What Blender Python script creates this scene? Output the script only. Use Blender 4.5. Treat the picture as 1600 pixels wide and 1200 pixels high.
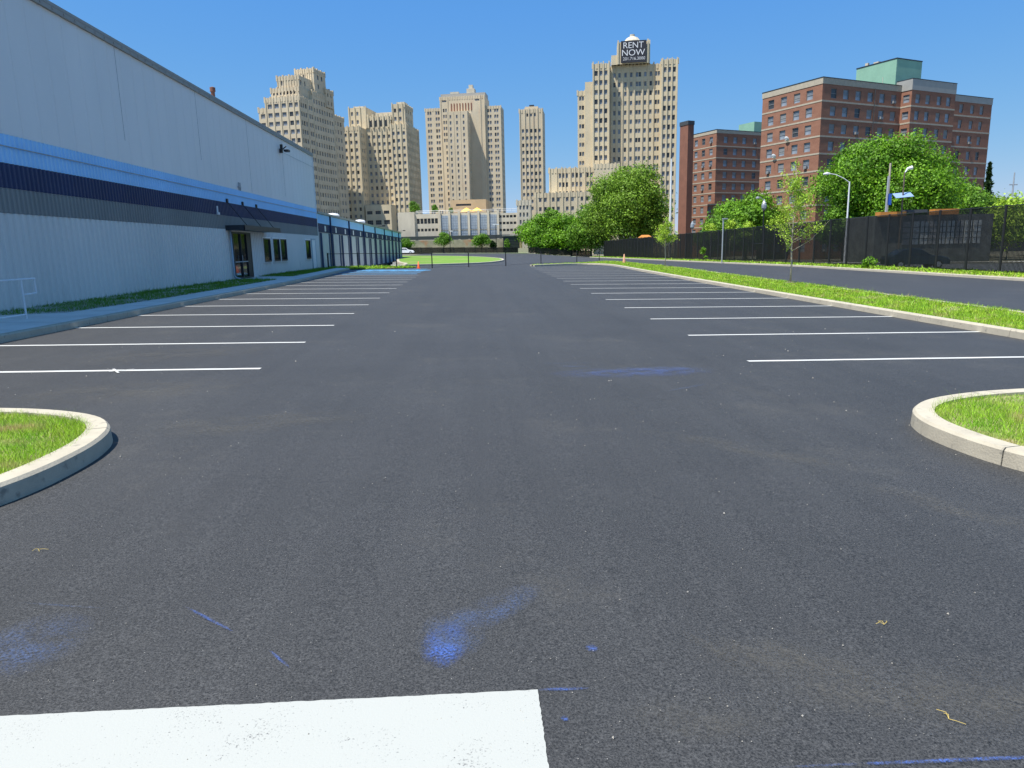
import bpy, bmesh, math, random
import numpy as np
from mathutils import Vector, Matrix
PI=math.pi
rad=math.radians
sc=bpy.context.scene
for o in list(bpy.data.objects): bpy.data.objects.remove(o)
COL=sc.collection

# ------------------------------------------------------------------ camera
F_PX=1105.0; CAM_H=1.75
yaw,pitch,roll=rad(2.6987),rad(11.0243),math.atan(0.023)
f=Vector((math.sin(yaw)*math.cos(pitch),math.cos(yaw)*math.cos(pitch),-math.sin(pitch)))
r=f.cross(Vector((0,0,1))).normalized(); u=r.cross(f)
r2=r*math.cos(roll)-u*math.sin(roll); u2=u*math.cos(roll)+r*math.sin(roll)
cam=bpy.data.cameras.new('camera'); camo=bpy.data.objects.new('camera',cam); COL.objects.link(camo)
camo.matrix_world=Matrix(((r2.x,u2.x,-f.x,0),(r2.y,u2.y,-f.y,0),(r2.z,u2.z,-f.z,CAM_H),(0,0,0,1)))
cam.sensor_width=36; cam.lens=36*F_PX/1600; cam.clip_end=6000; cam.clip_start=.05
sc.camera=camo
sc.render.resolution_x=1024; sc.render.resolution_y=768

# ------------------------------------------------------------------ light
EXPO=.65
SUN_EL,SUN_DIR=67.0,Vector((-0.88,-0.47,0)).normalized()
w=bpy.data.worlds.new('World'); sc.world=w; w.use_nodes=True
nt=w.node_tree; nt.nodes.clear()
sky=nt.nodes.new('ShaderNodeTexSky'); sky.sky_type='NISHITA'; sky.sun_disc=False
sky.sun_elevation=rad(SUN_EL); sky.sun_rotation=math.atan2(SUN_DIR.x,SUN_DIR.y)
sky.air_density=1.0; sky.dust_density=0; sky.ozone_density=6.0; sky.altitude=0
bg=nt.nodes.new('ShaderNodeBackground'); bg.inputs[1].default_value=.1
wo=nt.nodes.new('ShaderNodeOutputWorld'); 
# the photograph's sky is a deeper, more even blue than the model's: grade each channel of the sky
sp_=nt.nodes.new('ShaderNodeSeparateColor'); cb_=nt.nodes.new('ShaderNodeCombineColor'); nt.links.new(sky.outputs[0],sp_.inputs[0])
for i_,(k_,p_,ref_) in enumerate(((.116,1.0,.165),(.350,.56,.301),(.80,.06,.552))):
    a_=nt.nodes.new('ShaderNodeMath'); a_.operation='MULTIPLY'; a_.inputs[1].default_value=.119/ref_; nt.links.new(sp_.outputs[i_],a_.inputs[0])
    b_=nt.nodes.new('ShaderNodeMath'); b_.operation='POWER'; b_.inputs[1].default_value=p_; nt.links.new(a_.outputs[0],b_.inputs[0])
    c_=nt.nodes.new('ShaderNodeMath'); c_.operation='MULTIPLY'; c_.inputs[1].default_value=k_/(.1*2**EXPO); 
    if i_<2:   # keep the zenith, which the view never shows, from going darker than a real one
        d_=nt.nodes.new('ShaderNodeMath'); d_.operation='POWER'; d_.inputs[1].default_value=(.5,.5)[i_]; nt.links.new(a_.outputs[0],d_.inputs[0])
        e_=nt.nodes.new('ShaderNodeMath'); e_.operation='MAXIMUM'; nt.links.new(b_.outputs[0],e_.inputs[0]); nt.links.new(d_.outputs[0],e_.inputs[1])
        f1_=nt.nodes.new('ShaderNodeMath'); f1_.operation='LESS_THAN'; f1_.inputs[1].default_value=.97; nt.links.new(a_.outputs[0],f1_.inputs[0])
        g_=nt.nodes.new('ShaderNodeMix'); nt.links.new(f1_.outputs[0],g_.inputs[0]); nt.links.new(b_.outputs[0],g_.inputs[2]); nt.links.new(e_.outputs[0],g_.inputs[3]); b_=g_
    else:
        d_=nt.nodes.new('ShaderNodeMath'); d_.operation='POWER'; d_.inputs[1].default_value=.7; nt.links.new(a_.outputs[0],d_.inputs[0])
        e_=nt.nodes.new('ShaderNodeMath'); e_.operation='MINIMUM'; nt.links.new(b_.outputs[0],e_.inputs[0]); nt.links.new(d_.outputs[0],e_.inputs[1]); b_=e_
    nt.links.new(b_.outputs[0],c_.inputs[0]); nt.links.new(c_.outputs[0],cb_.inputs[i_])
nt.links.new(cb_.outputs[0],bg.inputs[0]); nt.links.new(bg.outputs[0],wo.inputs[0])
sl=bpy.data.lights.new('sun','SUN'); sl.energy=4.9; sl.angle=rad(.5); sl.color=(1,.96,.88)
so=bpy.data.objects.new('sun',sl); COL.objects.link(so)
sd=Vector((SUN_DIR.x*math.cos(rad(SUN_EL)),SUN_DIR.y*math.cos(rad(SUN_EL)),math.sin(rad(SUN_EL))))
so.rotation_euler=sd.to_track_quat('Z','Y').to_euler()
sc.view_settings.view_transform='Standard'; sc.view_settings.look='None'
sc.view_settings.exposure=EXPO; sc.view_settings.gamma=1
sc.render.engine='CYCLES'
sc.cycles.max_bounces=6; sc.cycles.transparent_max_bounces=12

# ------------------------------------------------------------------ terrain height
def G(x,y):
    z=-.02*min(max(x,-40),60)
    wx=min(max((x-15)/12,0),1)
    z-=.0075*min(max(y-60,0),130)*wx
    return z

# ------------------------------------------------------------------ materials
def mat(name,col,rough=.8,metal=0,spec=.5,var=.0,vscale=1.0,col2=None,bump=0,bscale=50,stretch=(1,1,1),island=0,trans=0,noise2=None):
    """procedural principled material: noise-varied colour, optional bump, per-island variation"""
    m=bpy.data.materials.new(name); m.use_nodes=True; n=m.node_tree; N=n.nodes; L=n.links
    N.clear(); out=N.new('ShaderNodeOutputMaterial'); p=N.new('ShaderNodeBsdfPrincipled')
    p.inputs['Roughness'].default_value=rough; p.inputs['Metallic'].default_value=metal
    p.inputs['Specular IOR Level'].default_value=spec
    tc=N.new('ShaderNodeTexCoord'); mp=N.new('ShaderNodeMapping'); mp.inputs['Scale'].default_value=stretch
    L.new(tc.outputs['Object'],mp.inputs[0])
    c2=col2 or tuple(c*(1-var) for c in col)
    nz=N.new('ShaderNodeTexNoise'); nz.inputs['Scale'].default_value=vscale; nz.inputs['Detail'].default_value=6; nz.inputs['Roughness'].default_value=.65
    L.new(mp.outputs[0],nz.inputs[0])
    cr=N.new('ShaderNodeValToRGB'); cr.color_ramp.elements[0].position=.35; cr.color_ramp.elements[1].position=.65
    c1=tuple(c*(1+var) for c in col) if not col2 else col
    cr.color_ramp.elements[0].color=(*c2,1); cr.color_ramp.elements[1].color=(*c1,1)
    L.new(nz.outputs[0],cr.inputs[0]); cur=cr.outputs[0]
    if island:
        g=N.new('ShaderNodeNewGeometry'); mr=N.new('ShaderNodeMapRange'); mr.inputs[3].default_value=1-island; mr.inputs[4].default_value=1+island
        L.new(g.outputs['Random Per Island'],mr.inputs[0])
        mx=N.new('ShaderNodeMix'); mx.data_type='RGBA'; mx.blend_type='MULTIPLY'; mx.inputs[0].default_value=1
        L.new(cur,mx.inputs[6]); L.new(mr.outputs[0],mx.inputs[7]); cur=mx.outputs[2]
    if noise2:   # (scale, colour, lo, hi): second noise mixes another colour in
        s2,cc,lo,hi=noise2
        n2=N.new('ShaderNodeTexNoise'); n2.inputs['Scale'].default_value=s2; n2.inputs['Detail'].default_value=5
        L.new(mp.outputs[0],n2.inputs[0]); mr=N.new('ShaderNodeMapRange'); mr.inputs[1].default_value=lo; mr.inputs[2].default_value=hi
        L.new(n2.outputs[0],mr.inputs[0]); mx=N.new('ShaderNodeMix'); mx.data_type='RGBA'
        L.new(mr.outputs[0],mx.inputs[0]); L.new(cur,mx.inputs[6]); mx.inputs[7].default_value=(*cc,1); cur=mx.outputs[2]
    L.new(cur,p.inputs['Base Color'])
    if bump:
        nb=N.new('ShaderNodeTexNoise'); nb.inputs['Scale'].default_value=bscale; nb.inputs['Detail'].default_value=4
        L.new(mp.outputs[0],nb.inputs[0]); b=N.new('ShaderNodeBump'); b.inputs['Strength'].default_value=bump; b.inputs['Distance'].default_value=.02
        L.new(nb.outputs[0],b.inputs['Height']); L.new(b.outputs[0],p.inputs['Normal'])
    sh=p.outputs[0]
    if trans:
        t=N.new('ShaderNodeBsdfTranslucent'); L.new(cur,t.inputs[0]); ms=N.new('ShaderNodeMixShader'); ms.inputs[0].default_value=trans
        L.new(sh,ms.inputs[1]); L.new(t.outputs[0],ms.inputs[2]); sh=ms.outputs[0]
    L.new(sh,out.inputs[0])
    return m

def asphalt_mat(name,base,tint=(1,1,1.0),dust=.5):
    m=bpy.data.materials.new(name); m.use_nodes=True; n=m.node_tree; N=n.nodes; L=n.links
    p=N['Principled BSDF']; p.inputs['Roughness'].default_value=.62; p.inputs['Specular IOR Level'].default_value=.5
    tc=N.new('ShaderNodeTexCoord')
    def noise(s,d=4,ro=.6,st=None):
        q=N.new('ShaderNodeTexNoise'); q.inputs['Scale'].default_value=s; q.inputs['Detail'].default_value=d; q.inputs['Roughness'].default_value=ro
        if st:
            mp=N.new('ShaderNodeMapping'); mp.inputs['Scale'].default_value=st; mp.inputs['Rotation'].default_value=(0,0,rad(2)); L.new(tc.outputs['Object'],mp.inputs[0]); L.new(mp.outputs[0],q.inputs[0])
        else: L.new(tc.outputs['Object'],q.inputs[0])
        return q.outputs[0]
    def mr(src,a,b,c,d):
        q=N.new('ShaderNodeMapRange'); L.new(src,q.inputs[0])
        for i,v in enumerate((a,b,c,d)): q.inputs[i+1].default_value=v
        return q.outputs[0]
    def mul(a,b):
        q=N.new('ShaderNodeMath'); q.operation='MULTIPLY'; L.new(a,q.inputs[0]); L.new(b,q.inputs[1]) ; return q.outputs[0]
    grain=mul(mr(noise(105,4,.85),.38,.62,.12,1.95),mr(noise(38,3,.7),.35,.65,.8,1.2))          # aggregate
    patch=mr(noise(.45,6,.6),.3,.7,.88,1.12)            # roller / paving patches
    streak=mr(noise(1.0,5,.65,(2.2,.06,1)),.3,.7,.90,1.10)  # along the paving direction
    v=mul(mul(grain,patch),streak)
    mx=N.new('ShaderNodeMix'); mx.data_type='RGBA'; mx.blend_type='MULTIPLY'; mx.inputs[0].default_value=1
    mx.inputs[6].default_value=(base*tint[0],base*tint[1],base*tint[2],1); L.new(v,mx.inputs[7])
    # brownish dust in patches
    d1=mr(noise(.42,8,.72),.54,.74,0,dust); d2=mr(noise(28,4,.7),.4,.62,.15,1)
    mx2=N.new('ShaderNodeMix'); mx2.data_type='RGBA'; L.new(mul(d1,d2),mx2.inputs[0]); L.new(mx.outputs[2],mx2.inputs[6]); mx2.inputs[7].default_value=(.115,.105,.085,1)
    # pale chips
    vo=N.new('ShaderNodeTexVoronoi'); vo.inputs['Scale'].default_value=26; L.new(tc.outputs['Object'],vo.inputs[0])
    sp=mr(vo.outputs['Distance'],.035,.07,1,0); sel=mr(noise(7,2),.5,.56,0,1)
    mx3=N.new('ShaderNodeMix'); mx3.data_type='RGBA'; L.new(mul(sp,sel),mx3.inputs[0]); L.new(mx2.outputs[2],mx3.inputs[6]); mx3.inputs[7].default_value=(.30,.29,.27,1)
    L.new(mx3.outputs[2],p.inputs['Base Color'])
    b=N.new('ShaderNodeBump'); b.inputs['Strength'].default_value=.55; b.inputs['Distance'].default_value=.006
    L.new(noise(130,3,.7),b.inputs['Height']); L.new(b.outputs[0],p.inputs['Normal'])
    return m

def chalk_mat(name,col,amount,scale=60,strength=1.0):
    """thin dusty paint that fades out towards its edge (generated coords) and breaks up on the stones"""
    m=bpy.data.materials.new(name); m.use_nodes=True; n=m.node_tree; N=n.nodes; L=n.links
    p=N['Principled BSDF']; p.inputs['Base Color'].default_value=(*col,1); p.inputs['Roughness'].default_value=.9
    out=N['Material Output']; tc=N.new('ShaderNodeTexCoord')
    mp=N.new('ShaderNodeMapping'); mp.inputs['Location'].default_value=(-1,-1,0); mp.inputs['Scale'].default_value=(2,2,0)
    L.new(tc.outputs['Generated'],mp.inputs[0])
    gr=N.new('ShaderNodeTexGradient'); gr.gradient_type='SPHERICAL'; L.new(mp.outputs[0],gr.inputs[0])
    nz=N.new('ShaderNodeTexNoise'); nz.inputs['Scale'].default_value=scale; nz.inputs['Detail'].default_value=4; nz.inputs['Roughness'].default_value=.75; L.new(tc.outputs['Object'],nz.inputs[0])
    nz2=N.new('ShaderNodeTexNoise'); nz2.inputs['Scale'].default_value=scale/12; nz2.inputs['Detail'].default_value=5; L.new(tc.outputs['Object'],nz2.inputs[0])
    a=N.new('ShaderNodeMapRange'); a.inputs[1].default_value=.40; a.inputs[2].default_value=.66; L.new(nz.outputs[0],a.inputs[0])
    b=N.new('ShaderNodeMapRange'); b.inputs[1].default_value=.36; b.inputs[2].default_value=.62; L.new(nz2.outputs[0],b.inputs[0])
    x=N.new('ShaderNodeMath'); x.operation='MULTIPLY'; L.new(a.outputs[0],x.inputs[0]); L.new(b.outputs[0],x.inputs[1])
    g=N.new('ShaderNodeMapRange'); g.inputs[2].default_value=.6; g.inputs[4].default_value=amount; L.new(gr.outputs[0],g.inputs[0])
    y=N.new('ShaderNodeMath'); y.operation='MULTIPLY'; y.use_clamp=True; L.new(x.outputs[0],y.inputs[0]); L.new(g.outputs[0],y.inputs[1])
    t=N.new('ShaderNodeBsdfTransparent'); ms=N.new('ShaderNodeMixShader'); L.new(y.outputs[0],ms.inputs[0]); L.new(t.outputs[0],ms.inputs[1]); L.new(p.outputs[0],ms.inputs[2])
    L.new(ms.outputs[0],out.inputs[0]); return m

def paint_mat(name,col,wear=.15):
    m=bpy.data.materials.new(name); m.use_nodes=True; n=m.node_tree; N=n.nodes; L=n.links
    p=N['Principled BSDF']; p.inputs['Roughness'].default_value=.75; tc=N.new('ShaderNodeTexCoord')
    nz=N.new('ShaderNodeTexNoise'); nz.inputs['Scale'].default_value=105; nz.inputs['Detail'].default_value=4; nz.inputs['Roughness'].default_value=.7; L.new(tc.outputs['Object'],nz.inputs[0])
    n2=N.new('ShaderNodeTexNoise'); n2.inputs['Scale'].default_value=4; n2.inputs['Detail'].default_value=4; L.new(tc.outputs['Object'],n2.inputs[0])
    ad=N.new('ShaderNodeMath'); ad.operation='MULTIPLY_ADD'; L.new(n2.outputs[0],ad.inputs[0]); ad.inputs[1].default_value=.35; L.new(nz.outputs[0],ad.inputs[2])
    cr=N.new('ShaderNodeValToRGB'); e=cr.color_ramp.elements; e[0].position=.36+wear*.55; e[0].color=(.12,.12,.12,1); e[1].position=.44+wear*.55; e[1].color=(*col,1)
    L.new(ad.outputs[0],cr.inputs[0]); L.new(cr.outputs[0],p.inputs['Base Color'])
    b=N.new('ShaderNodeBump'); b.inputs['Strength'].default_value=.3; b.inputs['Distance'].default_value=.004; L.new(nz.outputs[0],b.inputs['Height']); L.new(b.outputs[0],p.inputs['Normal'])
    return m

M={}
M['asphalt']=asphalt_mat('asphalt',.036,(1,1,1.0))
M['road']=asphalt_mat('road_asphalt',.038,(1,1,1.02))
M['street']=asphalt_mat('street_asphalt',.10,(1,1,1))
M['soil']=mat('ground_soil',(.13,.12,.08),.95,vscale=.3,var=.3)
M['turf']=mat('turf',(.16,.24,.04),.95,vscale=2.2,col2=(.30,.26,.12),bump=.6,bscale=40,noise2=(1.3,(.36,.29,.17),.52,.64))
M['lawn']=mat('lawn',(.11,.24,.02),.95,vscale=.35,col2=(.16,.27,.035),bump=.5,bscale=20,noise2=(.16,(.30,.24,.12),.58,.72))
M['blade']=mat('grass_blades',(.20,.44,.015),.6,vscale=1.6,col2=(.38,.52,.04),island=.75,trans=.35,noise2=(2.2,(.55,.43,.19),.57,.70))
M['blade_shade']=mat('grass_blades_shaded',(.10,.25,.012),.6,vscale=1.2,col2=(.15,.28,.02),island=.4,trans=.35)  # darker copy of the blades: the wall's shade is put into the green
M['concrete']=mat('kerb_concrete',(.47,.425,.33),.85,vscale=3,col2=(.40,.36,.28),bump=.2,bscale=60,noise2=(11,(.24,.22,.18),.60,.74))
M['walk']=mat('sidewalk_concrete',(0.682,0.671,0.638),.85,vscale=1.2,col2=(0.572,0.561,0.528),bump=.2,bscale=60)
M['white_paint']=paint_mat('white_road_paint',(.54,.54,.52),.08)
M['bar_paint']=paint_mat('white_bar_paint',(.38,.39,.365),.19)
M['blue_paint']=paint_mat('blue_road_paint',(.10,.42,.78),.1)
M['chalk']=chalk_mat('blue_chalk',(.055,.12,.40),1.35,75)
M['dust']=chalk_mat('tan_dust',(.14,.132,.112),.42,30)
M['chalk_thin']=chalk_mat('pale_blue_chalk',(.09,.15,.32),.5,60)
M['chalk_line']=chalk_mat('blue_chalk_line',(.06,.14,.48),1.25,120)
M['grit']=mat('grit',(.34,.32,.28),.9,island=.5)
M['straw']=mat('straw',(.55,.42,.12),.8)
M['siding']=mat('pale_siding',(.74,.71,.66),.5,vscale=.35,col2=(.67,.645,.60),noise2=(2.5,(.54,.52,.49),.66,.85),stretch=(1,1,.35))
M['siding_up']=mat('upper_siding',(.86,.83,.79),.5,vscale=.25,col2=(.80,.775,.74),stretch=(1,1,.3))
M['grey_band']=mat('grey_siding',(.23,.235,.225),.5,vscale=.4,var=.1,stretch=(1,1,.3))
M['dock_grey']=mat('dock_grey',(.28,.28,.28),.6,vscale=.4,var=.12,stretch=(1,1,.3))
M['navy']=mat('navy_siding',(.009,.026,.095),.45,vscale=.4,var=.15,stretch=(1,1,.3))
M['sky_blue']=mat('light_blue_siding',(.38,.68,.97),.5,vscale=.4,var=.05,stretch=(1,1,.3))
M['dark_trim']=mat('dark_metal',(.025,.028,.035),.45,var=.1)
M['seam']=mat('seam_dark',(.16,.18,.20),.7)  # dark grey of the panel joints in the siding
M['black']=mat('black_metal',(.012,.013,.015),.5,var=.1)
M['slat']=mat('black_slats',(.006,.007,.0075),.55,spec=.2,island=.35)
M['white_metal']=mat('white_metal',(.75,.76,.77),.45,var=.04)
M['galv']=mat('galvanised',(.42,.44,.46),.45,metal=.3,var=.08,vscale=3)
M['flash']=mat('roof_flashing',(.34,.33,.30),.6,var=.06)
M['pipe']=mat('pale_pipe',(.38,.45,.50),.5,var=.05)
M['glass']=mat('glass',(.012,.016,.02),.06,spec=.9,var=.1)
M['twglass']=mat('tower_glass',(.21,.235,.27),.3,spec=.6,vscale=.4,var=.5)  # sky reflection painted into the base as a lighter grey
M['dkglass']=mat('dark_window',(.045,.05,.055),.3,spec=.5)
M['blind']=mat('window_blind',(.22,.225,.23),.8,var=.08)
M['frame']=mat('window_frame',(.25,.25,.25),.6,var=.05)
M['tan']=mat('tan_brick',(.64,.545,.39),.9,vscale=.12,col2=(.54,.45,.315),stretch=(1,1,.5),noise2=(.9,(.45,.36,.24),.58,.80))
M['tan2']=mat('tan_brick_pale',(.66,.565,.39),.9,vscale=.12,col2=(.56,.47,.32),stretch=(1,1,.5),noise2=(.9,(.50,.39,.26),.58,.80))
M['tan3']=mat('tan_brick_rose',(.65,.55,.39),.9,vscale=.10,col2=(.56,.465,.32),stretch=(1,1,.5),noise2=(.25,(.58,.42,.29),.58,.8))
M['peach']=mat('peach_render',(0.598,0.448,0.276),.9,vscale=.2,var=.08)
M['cream']=mat('cream_concrete',(.60,.545,.43),.9,vscale=.4,col2=(.50,.45,.35),stretch=(1,1,.4))
M['brick']=mat('red_brick',(.30,.142,.09),.9,vscale=.5,col2=(.235,.105,.066),stretch=(1,1,2),noise2=(6,(.40,.19,.12),.55,.75))
M['brick_dk']=mat('dark_red_brick',(.22,.095,.062),.9,vscale=.5,var=.12)
M['band']=mat('stone_band',(.42,.365,.28),.9,var=.1,vscale=2)
M['green_box']=mat('green_copper',(0.24,0.432,0.312),.7,vscale=.5,var=.08)
M['grill']=mat('blue_grey_grille',(.30,.35,.40),.6,var=.08,vscale=1)
M['sign']=mat('black_sign',(.022,.022,.03),.6)
M['letter']=mat('sign_letters',(.75,.75,.75),.6)
M['yellow']=mat('yellow_canvas',(.80,.52,.10),.8)
M['orange']=mat('orange_paint',(.50,.20,.035),.6,var=.12)
M['cone']=mat('cone_orange',(.85,.13,.02),.5)
M['cone_faded']=mat('cone_faded',(.52,.27,.16),.7)
M['seal']=mat('dock_seal_pad',(.075,.10,.17),.7,var=.1)
M['dock_door']=mat('dock_door_paint',(.50,.54,.56),.5,var=.08)
M['chalk_soft']=chalk_mat('blue_chalk_soft',(.075,.12,.30),.75,50)
M['graf']=mat('graffiti_wall',(.50,.42,.30),.9,vscale=.5,col2=(.30,.27,.19),noise2=(.18,(.55,.20,.09),.56,.68))
M['bark']=mat('bark',(.13,.10,.075),.95,vscale=4,var=.3,bump=.6,bscale=15)
M['bark_pale']=mat('young_bark',(.48,.41,.31),.9,vscale=12,var=.2)
def leafmat(n,c,c2,isl=.45): return mat(n,c,.55,vscale=.35,col2=c2,island=isl,trans=.3,spec=.3)
M['leaf_olive']=leafmat('leaf_olive',(.23,.38,.03),(.12,.23,.022))
M['leaf_bright']=leafmat('leaf_bright',(.20,.40,.018),(.075,.19,.012))
M['leaf_mid']=leafmat('leaf_mid',(.17,.33,.022),(.085,.20,.018))
M['leaf_dark']=leafmat('leaf_dark',(.035,.08,.016),(.02,.05,.012))
M['leaf_yellow']=leafmat('leaf_yellow',(.44,.60,.06),(.30,.46,.04))
M['car']=mat('car_paint',(.012,.02,.035),.25,spec=.8)
M['tyre']=mat('tyre',(.015,.015,.015),.9)
M['lampglass']=mat('lamp_glass',(.28,.31,.34),.25)
M['solar']=mat('solar_cells',(.25,.35,.55),.2,spec=.8)
M['banner']=mat('blue_banner',(.03,.12,.5),.7)
M['storefront_wall']=mat('storefront_wall',(.12,.125,.12),.8,var=.3)
M['storefront_pane']=mat('storefront_pane',(.42,.44,.43),.5,var=.1,vscale=2)
M['vdark']=mat('dark_wall',(.05,.055,.06),.7)

# ------------------------------------------------------------------ mesh helpers
class MB:
    def __init__(s): s.v=[]; s.f=[]; s.m=[]
    def quad(s,a,b,c,d,m=0):
        i=len(s.v); s.v+=[tuple(a),tuple(b),tuple(c),tuple(d)]; s.f.append((i,i+1,i+2,i+3)); s.m.append(m)
    def poly(s,pts,m=0):
        i=len(s.v); s.v+=[tuple(p) for p in pts]; s.f.append(tuple(range(i,i+len(pts)))); s.m.append(m)
    def box(s,x0,x1,y0,y1,z0,z1,m=0,skip=''):
        i=len(s.v)
        s.v+=[(x0,y0,z0),(x1,y0,z0),(x1,y1,z0),(x0,y1,z0),(x0,y0,z1),(x1,y0,z1),(x1,y1,z1),(x0,y1,z1)]
        F={'b':(3,2,1,0),'t':(4,5,6,7),'f':(0,1,5,4),'r':(1,2,6,5),'k':(2,3,7,6),'l':(3,0,4,7)}
        for k,q in F.items():
            if k not in skip: s.f.append(tuple(i+j for j in q)); s.m.append(m)
    def tube(s,pts,rads,n=8,m=0,cap=True):
        pts=[Vector(p) for p in pts]
        if not hasattr(rads,'__len__'): rads=[rads]*len(pts)
        base=len(s.v); prev=None
        for k,p in enumerate(pts):
            d=(pts[min(k+1,len(pts)-1)]-pts[max(k-1,0)]).normalized()
            a=Vector((0,0,1)) if abs(d.z)<.9 else Vector((1,0,0))
            if prev is None: e1=d.cross(a).normalized()
            else: e1=(prev-d*prev.dot(d)).normalized()
            prev=e1; e2=d.cross(e1)
            for j in range(n):
                t=2*PI*j/n; s.v.append(tuple(p+(e1*math.cos(t)+e2*math.sin(t))*rads[k]))
        for k in range(len(pts)-1):
            for j in range(n):
                a=base+k*n+j; b=base+k*n+(j+1)%n; s.f.append((a,b,b+n,a+n)); s.m.append(m)
        if cap:
            s.f.append(tuple(base+j for j in range(n))[::-1]); s.m.append(m)
            e=base+(len(pts)-1)*n; s.f.append(tuple(e+j for j in range(n))); s.m.append(m)
    def lathe(s,x,y,prof,n=12,m=0):
        base=len(s.v)
        for (rr,z) in prof:
            for j in range(n): t=2*PI*j/n; s.v.append((x+rr*math.cos(t),y+rr*math.sin(t),z))
        for k in range(len(prof)-1):
            for j in range(n):
                a=base+k*n+j; b=base+k*n+(j+1)%n; s.f.append((a,b,b+n,a+n)); s.m.append(m)
        e=base+(len(prof)-1)*n; s.f.append(tuple(e+j for j in range(n))); s.m.append(m)
    def build(s,name,mats,parent=None,smooth=False,loc=None):
        me=bpy.data.meshes.new(name); me.from_pydata(s.v,[],s.f)
        if not isinstance(mats,(list,tuple)): mats=[mats]
        for q in mats: me.materials.append(M[q] if isinstance(q,str) else q)
        if len(mats)>1: me.polygons.foreach_set('material_index',s.m)
        if smooth: me.polygons.foreach_set('use_smooth',[True]*len(me.polygons))
        me.update()
        o=bpy.data.objects.new(name,me); COL.objects.link(o)
        if parent: o.parent=parent
        if loc: o.location=loc
        return o
def tag(o,label=None,cat=None,group=None,kind=None):
    if label: o['label']=label
    if cat: o['category']=cat
    if group: o['group']=group
    if kind: o['kind']=kind
    return o
def empty(name,loc,rz=0,**k):
    o=bpy.data.objects.new(name,None); COL.objects.link(o); o.location=loc; o.rotation_euler=(0,0,rz); o.empty_display_size=.3
    tag(o,**k); return o
def fast_mesh(name,verts,faces_n,mat_,parent=None):
    """verts (N,3) numpy; consecutive faces of faces_n verts"""
    me=bpy.data.meshes.new(name); nv=len(verts); nf=nv//faces_n
    me.vertices.add(nv); me.vertices.foreach_set('co',np.ascontiguousarray(verts,dtype=np.float32).ravel())
    me.loops.add(nv); me.loops.foreach_set('vertex_index',np.arange(nv,dtype=np.int32))
    me.polygons.add(nf); me.polygons.foreach_set('loop_start',np.arange(0,nv,faces_n,dtype=np.int32))
    me.materials.append(M[mat_]); me.update(calc_edges=True); me.validate()
    o=bpy.data.objects.new(name,me); COL.objects.link(o)
    if parent: o.parent=parent
    return o

def sheet(name,poly,dz,m,step=8,parent=None,hole=None):
    """flat polygon draped on the terrain"""
    bm=bmesh.new(); bm.faces.new([bm.verts.new((x,y,0)) for x,y in poly])
    xs=[p[0] for p in poly]; ys=[p[1] for p in poly]
    cx=[c for c in (-40,15,17,19,21,23,25,27,60) if min(xs)<c<max(xs)]
    if hole: cx+=sorted({c for h in hole for c in h[:2]})
    cy=[c for c in (60,190) if min(ys)<c<max(ys)]
    if hole: cy+=sorted({c for h in hole for c in h[2:]})
    for c in cx: bmesh.ops.bisect_plane(bm,geom=bm.verts[:]+bm.edges[:]+bm.faces[:],plane_co=(c,0,0),plane_no=(1,0,0))
    for c in cy: bmesh.ops.bisect_plane(bm,geom=bm.verts[:]+bm.edges[:]+bm.faces[:],plane_co=(0,c,0),plane_no=(0,1,0))
    if hole:
        kill=[fc for fc in bm.faces if any(h[0]<fc.calc_center_median().x<h[1] and h[2]<fc.calc_center_median().y<h[3] for h in hole)]
        bmesh.ops.delete(bm,geom=kill,context='FACES')
    bmesh.ops.triangulate(bm,faces=bm.faces[:])
    for v in bm.verts: v.co.z=G(v.co.x,v.co.y)+dz
    bmesh.ops.recalc_face_normals(bm,faces=bm.faces[:])
    for fc in bm.faces:
        if fc.normal.z<0: fc.normal_flip()
    me=bpy.data.meshes.new(name); bm.to_mesh(me); bm.free(); me.materials.append(M[m])
    o=bpy.data.objects.new(name,me); COL.objects.link(o)
    if parent: o.parent=parent
    return o

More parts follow.
